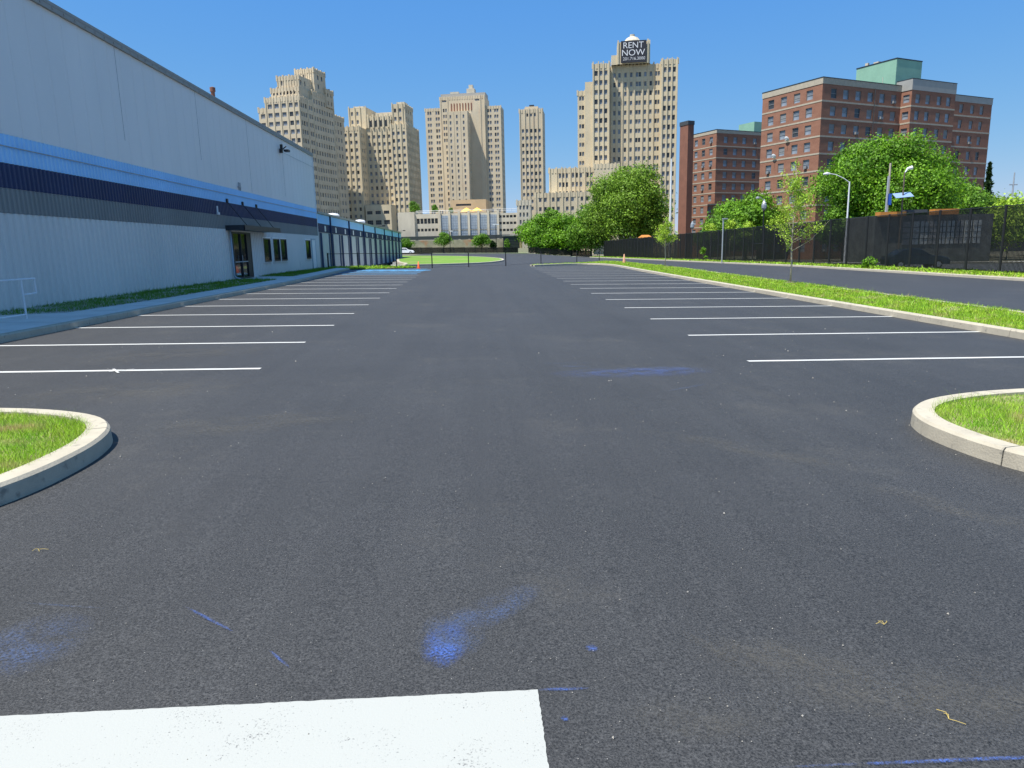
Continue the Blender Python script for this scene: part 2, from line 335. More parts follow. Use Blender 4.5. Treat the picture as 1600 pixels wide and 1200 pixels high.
def resample(pts,step,closed=False):
    P=[Vector((p[0],p[1])) for p in pts]
    if closed: P.append(P[0])
    out=[]
    for a,b in zip(P[:-1],P[1:]):
        n=max(1,int(round((b-a).length/step)))
        for k in range(n): out.append(a+(b-a)*k/n)
    if not closed: out.append(P[-1])
    return out
def smooth_path(pts,n=3,closed=False):
    """Chaikin corner cutting"""
    P=[Vector((p[0],p[1])) for p in pts]
    for _ in range(n):
        Q=[]; m=len(P)
        rng=range(m) if closed else range(m-1)
        if not closed: Q.append(P[0])
        for i in rng:
            a,b=P[i],P[(i+1)%m]; Q+= [a*.75+b*.25,a*.25+b*.75]
        if not closed: Q.append(P[-1])
        P=Q
    return P
def kerb(name,path,side,label=None,w_=.20,h=.15,seg=3.0,mat_='concrete',closed=False):
    """kerb along a polyline of its road-side bottom edge; side=+1: body lies to the left of travel. Segments with open joints."""
    P=resample(path,.35 if len(path)>40 else 1.0,closed); n=len(P)
    prof=[(0,-.06),(.012,h-.025),(.035,h),(w_,h),(w_,-.06)]
    nor=[]
    for i in range(n):
        if closed: a,b=P[i-1],P[(i+1)%n]
        else: a,b=P[max(i-1,0)],P[min(i+1,n-1)]
        d=(b-a).normalized(); nor.append(Vector((-d.y,d.x))*side)
    mb=MB(); acc=0; cur=[]
    def flush(ring):
        if len(ring)<2: return
        base=len(mb.v); k=len(prof)
        for (p,nn) in ring:
            for (o_,z) in prof:
                q=p+nn*o_; mb.v.append((q.x,q.y,G(q.x,q.y)+z))
        for i in range(len(ring)-1):
            for j in range(k-1):
                a=base+i*k+j; fa=(a,a+k,a+k+1,a+1) if side>0 else (a,a+1,a+k+1,a+k)
                mb.f.append(fa); mb.m.append(0)
        mb.f.append(tuple(base+j for j in range(k))); mb.m.append(0)
        e=base+(len(ring)-1)*k; mb.f.append(tuple(e+j for j in range(k))); mb.m.append(0)
    idx=list(range(n))+([0] if closed else [])
    prevp=None
    for i in idx:
        p=P[i]
        if prevp is not None:
            acc+=(p-prevp).length
            if acc>=seg and len(cur)>1:
                d=(p-prevp).normalized(); cur.append((p-d*.012,nor[i])); flush(cur); cur=[(p,nor[i])]; acc=0; prevp=p; continue
        cur.append((p,nor[i])); prevp=p
    flush(cur)
    o=mb.build(name,mat_); tag(o,label,kind='structure'); return o
def inset_poly(P,side,d):
    n=len(P); out=[]
    for i in range(n):
        a,b=P[i-1],P[(i+1)%n]; t=(b-a).normalized(); out.append((P[i].x-t.y*side*d,P[i].y+t.x*side*d))
    return out
def in_poly(x,y,poly):
    poly=np.array(poly); inside=np.zeros(len(x),bool); n=len(poly); j=n-1
    for i in range(n):
        xi,yi=poly[i]; xj,yj=poly[j]
        if yi!=yj:
            c=((yi>y)!=(yj>y))&(x<(xj-xi)*(y-yi)/(yj-yi)+xi); inside^=c
        j=i
    return inside
def Gv(x,y):
    z=-.02*np.clip(x,-40,60); wx=np.clip((x-15)/12,0,1)
    return z-.0075*np.clip(y-60,0,130)*wx
def grass(name,poly,count,hgt,width,mat_,seed,dz=.12,near=None,label=None,edge=0):
    rng=np.random.default_rng(seed); p=np.array([tuple(q) for q in poly]); lo,hi=p.min(0),p.max(0)
    X=[];Y=[];tot=0
    while tot<count:
        x=rng.uniform(lo[0],hi[0],count*2); y=rng.uniform(lo[1],hi[1],count*2)
        k=in_poly(x,y,p)
        if near is not None: k&=rng.random(len(x))<near(x,y)
        X.append(x[k]);Y.append(y[k]);tot+=k.sum()
    x=np.concatenate(X)[:count]; y=np.concatenate(Y)[:count]; n=len(x)
    cl=.75+.5*np.sin(x*3.1+np.sin(y*2.3)*2)*np.sin(y*2.7+1)*.5
    pt=np.sin(x*2.1+1.3*np.sin(y*1.7+seed))+np.sin(y*2.9+1.1*np.sin(x*2.3+seed*2))
    if edge:
        pr=np.array([tuple(q) for q in resample(poly,.15,True)]); dm=np.full(n,9.0)
        for c0 in range(0,n,20000): dm[c0:c0+20000]=np.sqrt(((x[c0:c0+20000,None]-pr[None,:,0])**2+(y[c0:c0+20000,None]-pr[None,:,1])**2).min(1))
        pt=pt+np.clip((edge*(1.2+.5*np.sin(x*5)*np.sin(y*4))-dm)/edge,0,1)*1.6*(rng.random(n)*.6+.6)*(y<6.3)
    keep=rng.random(n)<np.clip(1.15-.55*np.clip(pt-.55,0,2),.12,1); x,y,cl,pt=x[keep],y[keep],cl[keep],pt[keep]; n=len(x)
    h=hgt*rng.uniform(.35,1.35,n)*cl*np.where(rng.random(n)<.04,1.8,1)*np.clip(1.1-.3*np.clip(pt-.3,0,1.5),.5,1.2); a=rng.uniform(0,2*PI,n); l=rng.uniform(.1,1.1,n)*h; la=rng.uniform(0,2*PI,n)
    dist=np.sqrt(x*x+y*y); wd=width*rng.uniform(.6,1.3,n)*np.maximum(1,dist/9)
    z=Gv(x,y)+dz; V=np.zeros((n,3,3))
    V[:,0]=np.stack([x-np.cos(a)*wd/2,y-np.sin(a)*wd/2,z],1); V[:,1]=np.stack([x+np.cos(a)*wd/2,y+np.sin(a)*wd/2,z],1)
    V[:,2]=np.stack([x+np.cos(la)*l,y+np.sin(la)*l,z+h],1)
    o=fast_mesh(name,V.reshape(-1,3),3,mat_); tag(o,label,kind='stuff',cat='grass'); return o

# ------------------------------------------------------------------ ground, lot and roads
PITS=[(-12.3,-7.4,64.2,76),(-12.3,-8.9,76,90),(-12.3,-10.3,90,104),(-12.3,-11.5,104,121.5)]
tag(sheet('ground',[(-2500,-60),(2500,-60),(2500,4000),(-2500,4000)],-.06,'soil',hole=PITS),kind='structure')
lot=tag(sheet('parking_lot',[(-9.3,-14),(13.2,-14),(13.2,66),(9,74),(5.2,70.5),(2,66),(-10.6,66),(-10.6,46)],0,'asphalt',hole=None),kind='structure')
tag(sheet('access_road',[(13.21,-14),(29.5,-14),(29.5,180),(38,196),(-14,196),(-14,143),(-6.8,128),(-6.8,66.01),(2.01,66.01),(5.21,70.51),(9,74.01),(13.21,66.01)],.0,'road'),kind='structure')
tag(sheet('street',[(33,-14),(110,-14),(110,77),(33,77)],-.05,'street'),kind='structure')
tag(sheet('far_sidewalk',[(33,77.2),(110,77.2),(110,79.2),(33,79.2)],.09,'walk'),kind='structure')
pit=MB(); zb=-1.35
for q,PIT in enumerate(PITS):
    pit.quad((PIT[0],PIT[2],zb),(PIT[1],PIT[2],zb),(PIT[1],PIT[3],zb),(PIT[0],PIT[3],zb))
    pit.quad((PIT[1],PIT[2],zb),(PIT[1],PIT[2],.12),(PIT[1],PIT[3],.12),(PIT[1],PIT[3],zb))
    if q+1<len(PITS): pit.quad((PITS[q+1][1],PIT[3],zb),(PIT[1],PIT[3],zb),(PIT[1],PIT[3],.12),(PITS[q+1][1],PIT[3],.12))
pit.quad((-12.3,64.2,zb),(-12.3,64.2,.18),(-7.4,64.2,.08),(-7.4,64.2,zb)); pit.quad((-12.3,121.5,zb),(-11.5,121.5,zb),(-11.5,121.5,.15),(-12.3,121.5,.15))
tag(pit.build('loading_apron','walk'),kind='structure')

def line_strip(name,p0,p1,wd,m,dz=.004,parent=lot,jit=.006,seed=0):
    rnd=random.Random(seed); p0=Vector(p0);p1=Vector(p1); d=(p1-p0); L_=d.length; d/=L_; n=Vector((-d.y,d.x)); k=max(2,int(L_/.25)); mb=MB(); last=None
    for i in range(k+1):
        c=p0+d*L_*i/k+n*rnd.uniform(-jit,jit); ww=wd/2+rnd.uniform(-jit,jit)*.5
        a=c-n*ww;b=c+n*ww; a3=(a.x,a.y,G(a.x,a.y)+dz); b3=(b.x,b.y,G(b.x,b.y)+dz)
        if last: mb.quad(last[0],a3,b3,last[1])
        last=(a3,b3)
    return mb.build(name,m,parent)
YL=[10.36+2.93*k for k in range(13)]
for k,y in enumerate(YL):
    xk=-8.93 if y<36 else -8.93-(y-36)*.04
    line_strip('bay_line',(max(xk,-8.93)-.0 if y<36 else xk,y-.02),(-3.2-.011*(y-10),y+.08),.115,'white_paint',seed=k)
YR=[10.66+3.27*k for k in range(17)]
for k,y in enumerate(YR):
    x1=10.3 if y<12 else 10.3+.045*(y-12)
    x0=4.16+.013*(y-10)
    if y>66: x1=min(x1,11.0)
    line_strip('bay_line',(x0,y-.03),(x1,y+.12),.115,'white_paint',seed=50+k)
for k,y in enumerate((48.0,50.9,53.6,56.2,58.4)):
    line_strip('accessible_bay_line',(-9.7-(y-48)*.02,y),(-3.9,y+.1),.34,'blue_paint',seed=80+k)
for k in range(6):
    line_strip('accessible_hatching',(-9.0+k*.9,53.8),(-8.0+k*.9,56.0),.3,'blue_paint',seed=90+k,dz=.006)
line_strip('layout_cross',(-5.35,10.52),(-5.12,10.18),.035,'white_paint',dz=.009,seed=3)
line_strip('layout_cross',(-5.05,10.50),(-5.30,10.28),.02,'white_paint',dz=.009,seed=4)
mb=MB()
rb=random.Random(6); n_=170
top=[(-4.2+4.395*k/n_,2.44+.105*k/n_+rb.uniform(-.0022,.0022)) for k in range(n_+1)]; rt=[(.195+rb.uniform(-.002,.002),2.54-.64*k/40) for k in range(1,41)]
mb.poly([(x,y,G(x,y)+.005) for x,y in (top+rt+[(-4.2,1.9)])[::-1]]); mb.build('crossing_bar','bar_paint',lot)
def chalk(cx,cy,sx,sy,rot,m,dz=.008):
    mb=MB(); mb.quad((-sx/2,-sy/2,0),(sx/2,-sy/2,0),(sx/2,sy/2,0),(-sx/2,sy/2,0))
    o=mb.build('chalk_mark',m,lot); o.location=(cx,cy,G(cx,cy)+dz); o.rotation_euler=(0,math.atan(.02),rot); return o
chalk(-.19,2.90,.22,.42,rad(-6),'chalk'); chalk(-.16,2.98,.34,.5,rad(-10),'chalk_thin',.0085); chalk(.02,3.18,.75,.26,rad(46),'chalk_thin',.009)
for q in ((2.3,5.9,2.2,.4,-40),(3.2,4.4,1.6,.4,-48),(1.15,2.75,.5,.10,-50),(1.35,2.7,.5,.09,-48),(1.5,2.62,.6,.09,-50),(1.0,2.8,.4,.08,-52)): chalk(q[0],q[1],q[2],q[3],rad(q[4]),'dust',.006)
for q in ((1.45,2.55,1.3,.55,-20),(2.0,2.45,.9,.5,10),(-2.6,7.0,1.8,1.0,8),(-1.8,7.3,1.4,.7,0),(-4.4,8.9,3.2,1.6,20),(-5,12,4,2.0,30),(.8,2.35,.7,.3,0)): chalk(q[0],q[1],q[2],q[3],rad(q[4]),'dust',.007)
chalk(.46,2.83,.06,.07,0,'chalk'); chalk(.30,2.54,.22,.025,rad(0),'chalk_line'); chalk(.28,2.36,.03,.04,.5,'chalk')
chalk(1.8,2.065,1.7,.022,rad(0),'chalk_line',.010)
chalk(-1.33,3.18,.42,.022,rad(-38),'chalk_line'); chalk(-.90,2.82,.2,.018,rad(-48),'chalk_line'); chalk(-2.1,3.35,.5,.02,rad(-10),'chalk_thin')
chalk(-2.05,3.0,.5,.6,0,'chalk_thin')
chalk(2.2,9.75,2.6,.9,rad(5),'chalk_soft'); chalk(2.6,9.95,1.3,.45,rad(8),'chalk_soft',.0095); chalk(1.4,10.3,.6,.14,rad(-5),'chalk_thin',.009); chalk(2.6,8.6,.9,.08,rad(35),'chalk_thin')
chalk(1.3,10.6,.9,.07,0,'chalk_thin',.0095)

rng=np.random.default_rng(77); n=900; gy=2.2+rng.random(n)**1.6*13; gx=(rng.random(n)-.5)*2*np.minimum(gy*.75,8)+.1; gz=Gv_(gx,gy) if False else -.02*gx
gs=.0022*rng.uniform(.6,1.8,n)*np.where(rng.random(n)<.08,2.0,1)*np.clip(gy/4,1,2); V=np.zeros((n,4,3,3)); tet=np.array([(1,0,0),(-.5,.87,0),(-.5,-.87,0),(0,0,1.1)])
ang=rng.uniform(0,6.28,n)
for fi,(a_,b_,c_) in enumerate(((0,1,3),(1,2,3),(2,0,3),(0,2,1))):
    for vi,t_ in enumerate((a_,b_,c_)):
        x_,y_,z_=tet[t_]; V[:,fi,vi,0]=gx+gs*(x_*np.cos(ang)-y_*np.sin(ang)); V[:,fi,vi,1]=gy+gs*(x_*np.sin(ang)+y_*np.cos(ang)); V[:,fi,vi,2]=gz+.004+gs*z_
tag(fast_mesh('grit',V.reshape(-1,3),3,'grit'),'loose pale grit scattered over the asphalt','grit',kind='stuff')
# --- landscaped islands with kerbs
def island(path,closed_area,nm,dz=.11,side=1):
    pass
isl_L=[(-9.2,7.45),(-7,7.42),(-5.5,7.38),(-4.7,7.33),(-4.15,7.18),(-3.65,6.9),(-3.36,6.48),(-3.24,6.0),(-3.22,5.57),(-3.25,5.11),(-3.36,4.7),(-3.65,4.2),(-4.2,3.8),(-5.2,3.6),(-9.2,3.55)]
PL=smooth_path(isl_L,2)
kerb('kerb',PL,-1,'curved kerb around the grass island at the left edge')
pin=inset_poly(PL,-1,.17); tag(sheet('grass_island',pin,.115,'turf'),kind='structure')
vis=[(q[0],q[1]) for q in pin]
grass('grass',[(-6.3,4.1)]+[q for q in vis if q[0]>-6.3]+[(-6.3,4.1)],60000,.07,.0045,'blade',1,edge=.22,label='bright green grass on the kerbed island at the left edge')
med_in=[(10.3,8.3),(10.32,12.8),(10.5,20),(10.75,27),(11.3,40),(12.0,54),(12.5,62),(12.6,67),(11.8,70.4),(9.8,70.3),(7,67.3),(5.4,65.2)]
isl_R=[(9.6,7.8),(6.8,7.72),(5.9,7.6),(5.3,7.43),(4.72,7.15),(4.32,6.75),(4.14,6.3),(4.11,5.89),(4.15,5.44),(4.27,5.05),(4.6,4.5),(5.3,4.1),(6.5,3.9),(13.1,3.8)]
full=list(reversed(isl_R))+[(10.0,7.95)]+[(10.28,8.8)]+med_in[1:]
PF=smooth_path(full,2)
outer=[(5.0,65.9),(8,70.4),(11.5,74.5),(14.6,82),(16.0,81),(16.4,70),(16.2,56),(15.1,42),(14.45,30),(13.7,19),(13.2,12),(13.1,3.8)]
PO=smooth_path(outer,2)
kerb('kerb',PF,-1,'long pale kerb from the right island along the grass median')
kerb('kerb',PO,-1,'outer kerb of the grass median beside the access road')
ring=inset_poly(PF,-1,.17)[:-1]+[(5.45,65.8)]+[(q.x,q.y) for q in PO]
tag(sheet('grass_median',[tuple(q) for q in ring],.115,'turf'),kind='structure')
rr=[tuple(q) for q in ring]
grass('grass',[q for q in [(4.35,4.3)]]+[q for q in rr if q[1]<8.6 and q[0]<9.6]+[(9.6,8.3),(9.6,4.2)],80000,.07,.0045,'blade',2,edge=.22,label='bright green grass on the rounded island at the right edge')
grass('grass',rr,130000,.085,.007,'blade',3,near=lambda x,y:np.where(y<9,0,np.clip(14/np.maximum(y,1),.05,1)),label='bright green grass strip of the long median on the right')
# left sidewalk, its kerb and the strip against the wall
kl=smooth_path([(-8.95,-12),(-8.95,8),(-8.93,20),(-8.9,34),(-9.15,41),(-9.45,48),(-9.75,54),(-9.9,57)],2)
kerb('kerb',kl,1,'kerb of the shaded sidewalk along the warehouse',mat_='concrete',w_=.17)
walk=[(-9.11,-12),(-9.11,8),(-9.10,20),(-9.07,34),(-9.32,41),(-9.62,48),(-9.92,54),(-10.07,57),(-11.0,57.5),(-10.9,54),(-10.6,48),(-10.3,41),(-12.4,41),(-12.4,37.2),(-10.15,37.2),(-10.05,24),(-10.35,18.4),(-11.4,17.8),(-12.4,17.8),(-12.4,-12)]
tag(sheet('sidewalk',walk,.15,'walk'),kind='structure')
jt=MB()
for k in range(44):
    y=-2+1.5*k; x0=-9.12 if y<36 else -9.12-(y-36)*.045; x1=-12.25 if y<17.5 else x0-.95
    if y>57: break
    jt.quad((x1,y-.006,G(x1,y)+.153),(x0,y-.006,G(x0,y)+.153),(x0,y+.006,G(x0,y)+.153),(x1,y+.006,G(x1,y)+.153))
jt.build('sidewalk_joint','dark_trim',bpy.data.objects['sidewalk'])
g1=[(-10.06,24.0),(-10.35,18.4),(-11.4,17.81),(-12.4,17.81),(-12.4,37.2),(-10.16,37.2)]
g2=[(-10.31,41.01),(-12.4,41.01),(-12.4,57.5),(-11.01,57.5),(-10.91,54),(-10.61,48)]
for q,nm,sd in ((g1,'grass strip between the wall and the sidewalk left of the door',5),(g2,'grass strip between the wall and the sidewalk beyond the door',6)):
    tag(sheet('grass_strip',q,.13,'turf'),kind='structure')
    grass('grass',q,16000 if sd==5 else 9000,.11,.008,'blade_shade',sd,label='shaded '+nm,dz=.13)
# grass at the end of the accessible bays, and the oval lawn beyond the low fence
g3=[(-12.2,58.2),(-10.1,57.6),(-7.6,59.2),(-5.6,60.6),(-5.0,62.2),(-5.6,64.1),(-12.2,64.1)]
P3=smooth_path(g3,2,True); tag(sheet('grass_verge',[(q.x,q.y) for q in P3],.05,'lawn'),kind='structure')
grass('grass',[(q.x,q.y) for q in P3],9000,.14,.012,'blade',7,dz=.05,label='sunlit grass patch at the foot of the dock wing')
lawn=[(-7.0,68.2),(-5.6,69.4),(-2.7,71.4),(1.2,77.0),(3.3,87),(4.0,97),(3.7,108),(.8,124),(-4,136),(-14,142),(-60,143),(-60,123.5),(-11.2,122.5),(-11.2,104),(-10.0,92),(-8.6,80),(-7.1,74)]
PLn=smooth_path(lawn,1,True); kerb('kerb',PLn,1,'pale kerb of the oval lawn beyond the low fence',closed=True,w_=.3)
tag(sheet('lawn',inset_poly(PLn,1,.25),.13,'lawn'),kind='structure')
vk=smooth_path([(26.9,-12),(27.3,30),(27.9,60),(28.4,100),(28.8,150),(28.4,178),(29.5,184),(34,186)],2)
kerb('kerb',vk,-1,'pale kerb of the access road below the black slatted fence',w_=.22,seg=4)
ver=[(q.x+.2,q.y) for q in vk]+[(33.3,186.5),(32.9,150),(32.9,-12)]
tag(sheet('grass_verge',ver,.12,'turf'),kind='structure')
grass('grass',ver,30000,.13,.02,'blade',8,near=lambda x,y:np.where((y>25)&(x>28),np.clip(45/np.maximum(y,1),0,1)*np.clip((x-28.2)/2.5,.1,1),0),label='ragged grass verge along the foot of the black fence')
tag(sheet('far_sidewalk',[(-60,196.2),(40,196.2),(40,199),(-60,199)],.12,'walk'),kind='structure')
tag(sheet('far_lawn',[(-60,199.2),(45,199.2),(45,212),(-60,212)],.05,'lawn'),kind='structure')

# ------------------------------------------------------------------ warehouse on the left
WX=-12.3
def corr(name,zb_,zt_,y0,y1,pitch,dep,m,parent,x=WX,flat=.45):
    """corrugated sheet facing +x; zb_/zt_ functions or numbers"""
    fb=zb_ if callable(zb_) else (lambda y:zb_); ft=zt_ if callable(zt_) else (lambda y:zt_)
    ys=[];y=y0
    while y<y1-1e-6:
        for a,d in ((0,0),(flat*pitch,0),(flat*pitch+.12*pitch,dep),(pitch*.88,dep)):
            if y+a<y1: ys.append((y+a,d))
        y+=pitch
    ys.append((y1,0)); mb=MB(); n=len(ys)
    for (yy,d) in ys: mb.v.append((x+d,yy,fb(yy))); mb.v.append((x+d,yy,ft(yy)))
    for i in range(n-1): mb.f.append((2*i,2*i+2,2*i+3,2*i+1)); mb.m.append(0)
    return mb.build(name,m,parent)
wh=empty('warehouse',(0,0,0),label='long pale metal warehouse with navy and light blue stripes on the left',cat='building')
Y0,Y1=-14,57.45
# siding with door and window openings is split around them by the frames standing proud
corr('lower_siding',.1,2.90,Y0,Y1,.30,.055,'siding',wh)
corr('grey_band',2.905,3.55,Y0,Y1,.20,.04,'grey_band',wh,x=WX+.006)
corr('navy_band',3.555,4.20,Y0,Y1,.20,.04,'navy',wh,x=WX+.012)
corr('light_blue_band',4.205,4.95,Y0,Y1,.20,.04,'sky_blue',wh,x=WX+.006)
corr('upper_siding',4.955,9.0,Y0,Y1,.90,.018,'siding_up',wh,x=WX+.004,flat=.78)
mb=MB(); mb.box(-70,WX-.01,Y0,Y1-.02,-.5,9.0); mb.build('building_shell','siding_up',wh)
mb=MB(); mb.box(-70,WX+.10,Y0-.1,Y1+.03,9.0,9.10); mb.box(WX+.0,WX+.09,Y0,Y1+.03,8.86,8.998); 
for k in range(120): mb.box(WX+.09,WX+.115,Y0+.6*k,Y0+.6*k+.05,8.9,8.96)
mb.build('roof_edge','flash',wh)
rs=random.Random(12)
for k in range(30):
    y=6+rs.random()*50; z0_=rs.choice([.5,.5,1.0,1.6]); z1_=rs.choice([2.88,2.88,2.2,1.4+z0_])
    if 36.5<y<40.5 or 42<y<48 or 52<y<57: continue
    a_=round(y/.3)*.3+.135; mb=MB(); mb.box(WX+.0,WX+.004,a_-.01,a_+.01,z0_,min(z1_,2.88)); mb.build('panel_joint','seam',wh)
for k in range(5): y=19.8+k*7.2; mb=MB(); mb.box(WX+.0,WX+.010,y-.004,y+.004,5.0+rs.random(),8.85); mb.build('panel_joint','seam',wh)
mb=MB(); mb.tube([(WX+.08,Y0,4.63),(WX+.08,Y1,4.63)],.018,6); mb.build('conduit','galv',wh)
mb=MB(); mb.box(WX-.02,WX+.07,Y1-.06,Y1+.03,.1,9.0); mb.build('corner_trim','siding_up',wh)
# ornate small things on the wall
mb=MB(); mb.box(WX+.02,WX+.20,47.9,48.1,7.95,8.2); mb.tube([(WX+.12,48,8.1),(WX+.45,48,8.35)],.035,6); mb.box(WX+.3,WX+.6,47.85,48.3,8.02,8.14); mb.box(WX+.15,WX+.3,47.6,47.72,8.1,8.42); mb.build('floodlight','black',wh)
mb=MB(); mb.tube([(WX+.07,48.5,8.05),(WX+.07,Y1,8.05)],.012,5); mb.build('cable','galv',wh)
mb=MB(); mb.box(WX+.03,WX+.09,35.4,35.5,3.62,3.95); mb.box(WX+.03,WX+.14,35.35,35.55,3.55,3.66); mb.build('wall_lamp','white_metal',wh)
mb=MB(); mb.lathe(-12.9,38.4,[(.10,9.1),(.10,9.7),(.14,9.71),(.14,9.9),(.0,9.95)],10); mb.build('vent_pipe','brick_dk',wh)
mb=MB(); mb.box(WX+.03,WX+.09,39.0,39.05,4.95,5.35); mb.box(WX+.03,WX+.09,39.2,39.25,4.95,5.35); mb.box(WX+.03,WX+.09,38.9,39.3,5.1,5.15); mb.build('conduit_bracket','galv',wh)
# entrance door with frame, glazing
def opening(nm,y0,y1,z0,z1,glassname,mull=(),parent=wh,fr='dark_trim',gl='glass',border=.06,bx=.06):
    mb=MB(); X0,X1=WX+.058,WX+bx+.03
    mb.box(X0,X1,y0,y0+border,z0,z1); mb.box(X0,X1,y1-border,y1,z0,z1)
    mb.box(X0,X1,y0+border,y1-border,z1-border,z1); mb.box(X0,X1,y0+border,y1-border,z0,z0+border)
    for a in mull: mb.box(X0,X1,a-.03,a+.03,z0+border,z1-border)
    o=mb.build(nm,fr,parent)
    g=MB(); g.quad((WX+.064,y0+border,z0+border),(WX+.064,y1-border,z0+border),(WX+.064,y1-border,z1-border),(WX+.064,y0+border,z1-border)); g.build(glassname,gl,o)
    return o
d=opening('entrance_door',37.05,40.0,.40,2.78,'glazing',mull=(38.3,),bx=.10,border=.08)
mb=MB(); mb.box(WX+.068,WX+.12,39.25,39.9,.5,2.7); mb.build('side_panel','black',d)
mb=MB(); mb.box(WX+.12,WX+.14,37.15,39.2,1.25,1.30); mb.tube([(WX+.17,38.2,1.2),(WX+.17,38.2,1.6)],.015,6); mb.build('handle','galv',d)
mb=MB(); mb.box(WX+.02,WX+.095,36.9,37.04,.38,2.88); mb.box(WX+.02,WX+.095,40.01,40.12,.38,2.88); mb.box(WX+.02,WX+.095,37.045,40.005,2.785,2.88); mb.build('door_surround','siding_up',wh)
for (a,b) in ((42.35,43.75),(44.35,45.75),(46.0,47.4),(52.75,54.2)):
    wn=opening('window',a,b,1.18,2.52,'pane',bx=.10)
    mb=MB(); mb.box(WX+.02,WX+.11,a-.09,a-.001,1.12,2.60); mb.box(WX+.02,WX+.11,b+.001,b+.09,1.12,2.60); mb.box(WX+.02,WX+.11,a,b,2.521,2.60); mb.box(WX+.02,WX+.12,a-.09,b+.09,1.10,1.119); mb.build('window_trim','siding_up',wn)
sdoor=MB(); sdoor.box(WX+.02,WX+.085,54.9,56.0,.4,2.55); sd_=sdoor.build('steel_door','white_metal',wh)
mb=MB(); mb.box(WX+.02,WX+.10,54.8,54.895,.4,2.65); mb.box(WX+.02,WX+.10,56.005,56.1,.4,2.65); mb.box(WX+.02,WX+.10,54.896,56.0,2.552,2.65); mb.build('door_frame','pipe',sd_)
mb=MB(); mb.tube([(WX+.16,36.7,2.85),(WX+.16,36.7,.62),(WX+.20,36.75,.5),(WX+.42,36.85,.42)],.05,8); mb.build('downpipe','pipe',wh,smooth=True)
# canopy with three tie rods
cn=MB(); cn.box(WX+.04,WX+.95,36.45,42.9,2.86,3.04); cn.box(WX+.95,WX+.98,36.4,42.95,2.83,3.08); cn.box(WX+.04,WX+.98,36.40,36.448,2.83,3.08)
can=cn.build('entrance_canopy','dark_trim',wh)
for yy in (37.2,39.6,42.0):
    mb=MB(); mb.tube([(WX+.05,yy-.3,4.28),(WX+.88,yy,3.05)],.018,6); mb.build('tie_rod','black',can)
    mb=MB(); mb.box(WX+.05,WX+.12,yy-.38,yy-.22,4.2,4.38); mb.build('rod_anchor','black',can)

# the dock wing
dk=empty('loading_dock_wing',(0,0,0),label='low dock wing with white doors under a light blue band beyond the warehouse',cat='building')
D0,D1=57.5,121.5
zf=lambda z:(lambda y:z-.0055*(y-57.5))
mb=MB(); 
def slab(mb,x0,x1,y0,y1,zb_,zt_):
    i=len(mb.v)
    for yy in (y0,y1):
        mb.v+=[(x0,yy,zb_(yy)),(x1,yy,zb_(yy)),(x1,yy,zt_(yy)),(x0,yy,zt_(yy))]
    for q in ((0,1,2,3),(7,6,5,4),(1,5,6,2),(3,2,6,7),(0,4,5,1),(0,3,7,4)): mb.f.append(tuple(i+j for j in q)); mb.m.append(0)
slab(mb,-60,WX,D0,D1,lambda y:-1.6,zf(4.62)); mb.build('wall','dock_grey',dk)
corr('navy_band',zf(3.22),zf(3.88),D0,D1,.25,.03,'navy',dk,x=WX+.02)
corr('light_blue_band',zf(3.885),zf(4.60),D0,D1,.25,.03,'sky_blue',dk,x=WX+.016)
mb=MB(); slab(mb,-60,WX+.16,D0+.05,D1+.1,zf(4.625),zf(4.78)); mb.build('roof_edge','flash',dk)
for k in range(14):
    y=59.95+4.57*k
    if y+1.6>D1: break
    mb=MB(); mb.box(WX+.01,WX+.06,y-1.45,y+1.45,-.1,3.15-.0055*(y-57.5))
    for j in range(1,6): mb.box(WX+.06,WX+.075,y-1.45,y+1.45,-.1+.55*j-.015,-.1+.55*j+.015)
    dd=mb.build('dock_door','dock_door',dk)
    for q_ in (y+1.46,y-1.62):
        mb=MB(); mb.box(WX+.01,WX+.14,q_,q_+.16,-.1,3.15-.0055*(y-57.5)); mb.build('dock_seal','seal',dd)
    zz=3.5-.0055*(y-57.5); mb=MB(); mb.box(WX+.055,WX+.075,y+.02,y+.52,zz-.2,zz+.25); mb.build('number_plate','white_metal',dk)
    mb=MB(); mb.box(WX+.01,WX+.5,y-1.4,y+1.4,-.5,-.12); mb.build('dock_leveller','black',dk)
    if k%2==0:
        mb=MB(); mb.tube([(WX+.12,y+2.3,4.6-.0055*(y-57.5)),(WX+.12,y+2.3,-1.3)],.07,8); mb.build('downpipe','navy',dk)
for yy,xx in ((73,-14.0),(90,-14.0)):
    mb=MB(); b_=4.6; mb.lathe(xx,yy,[(.42,b_),(.42,b_+.35),(.62,b_+.36),(.66,b_+.55),(.5,b_+.72),(0,b_+.78)],16); mb.build('roof_vent','white_metal',dk,smooth=False)
for yy in (92,118):
    mb=MB(); mb.tube([(WX+.1,yy,4.5),(WX+.9,yy-.3,4.62)],.03,6); mb.box(WX+.8,WX+1.15,yy-.5,yy-.15,4.55,4.68); mb.build('arm_light','black',dk)

# handrail beside the sidewalk
hr=empty('handrail',(-10.4,16.9,G(-10.4,16.9)+.15),label='pale pipe handrail ending on the sidewalk at the left edge',cat='handrail')
zl=.0
mb=MB(); mb.tube([(0,-6,.90),(0,.52,.90)],.022,8); mb.tube([(0,.5,.90),(0,.5,.55)],.02,8); mb.tube([(0,.5,.56),(0,.02,.55)],.02,8); mb.build('top_rail','white_metal',hr)
mb=MB(); mb.tube([(0,-6,.10),(0,.0,.10)],.018,8); mb.build('bottom_rail','white_metal',hr)
for yy in (0,-1.5,-3,-4.5):
    mb=MB(); mb.tube([(0,yy,-.02),(0,yy,.88)],.022,8); mb.build('post','white_metal',hr)

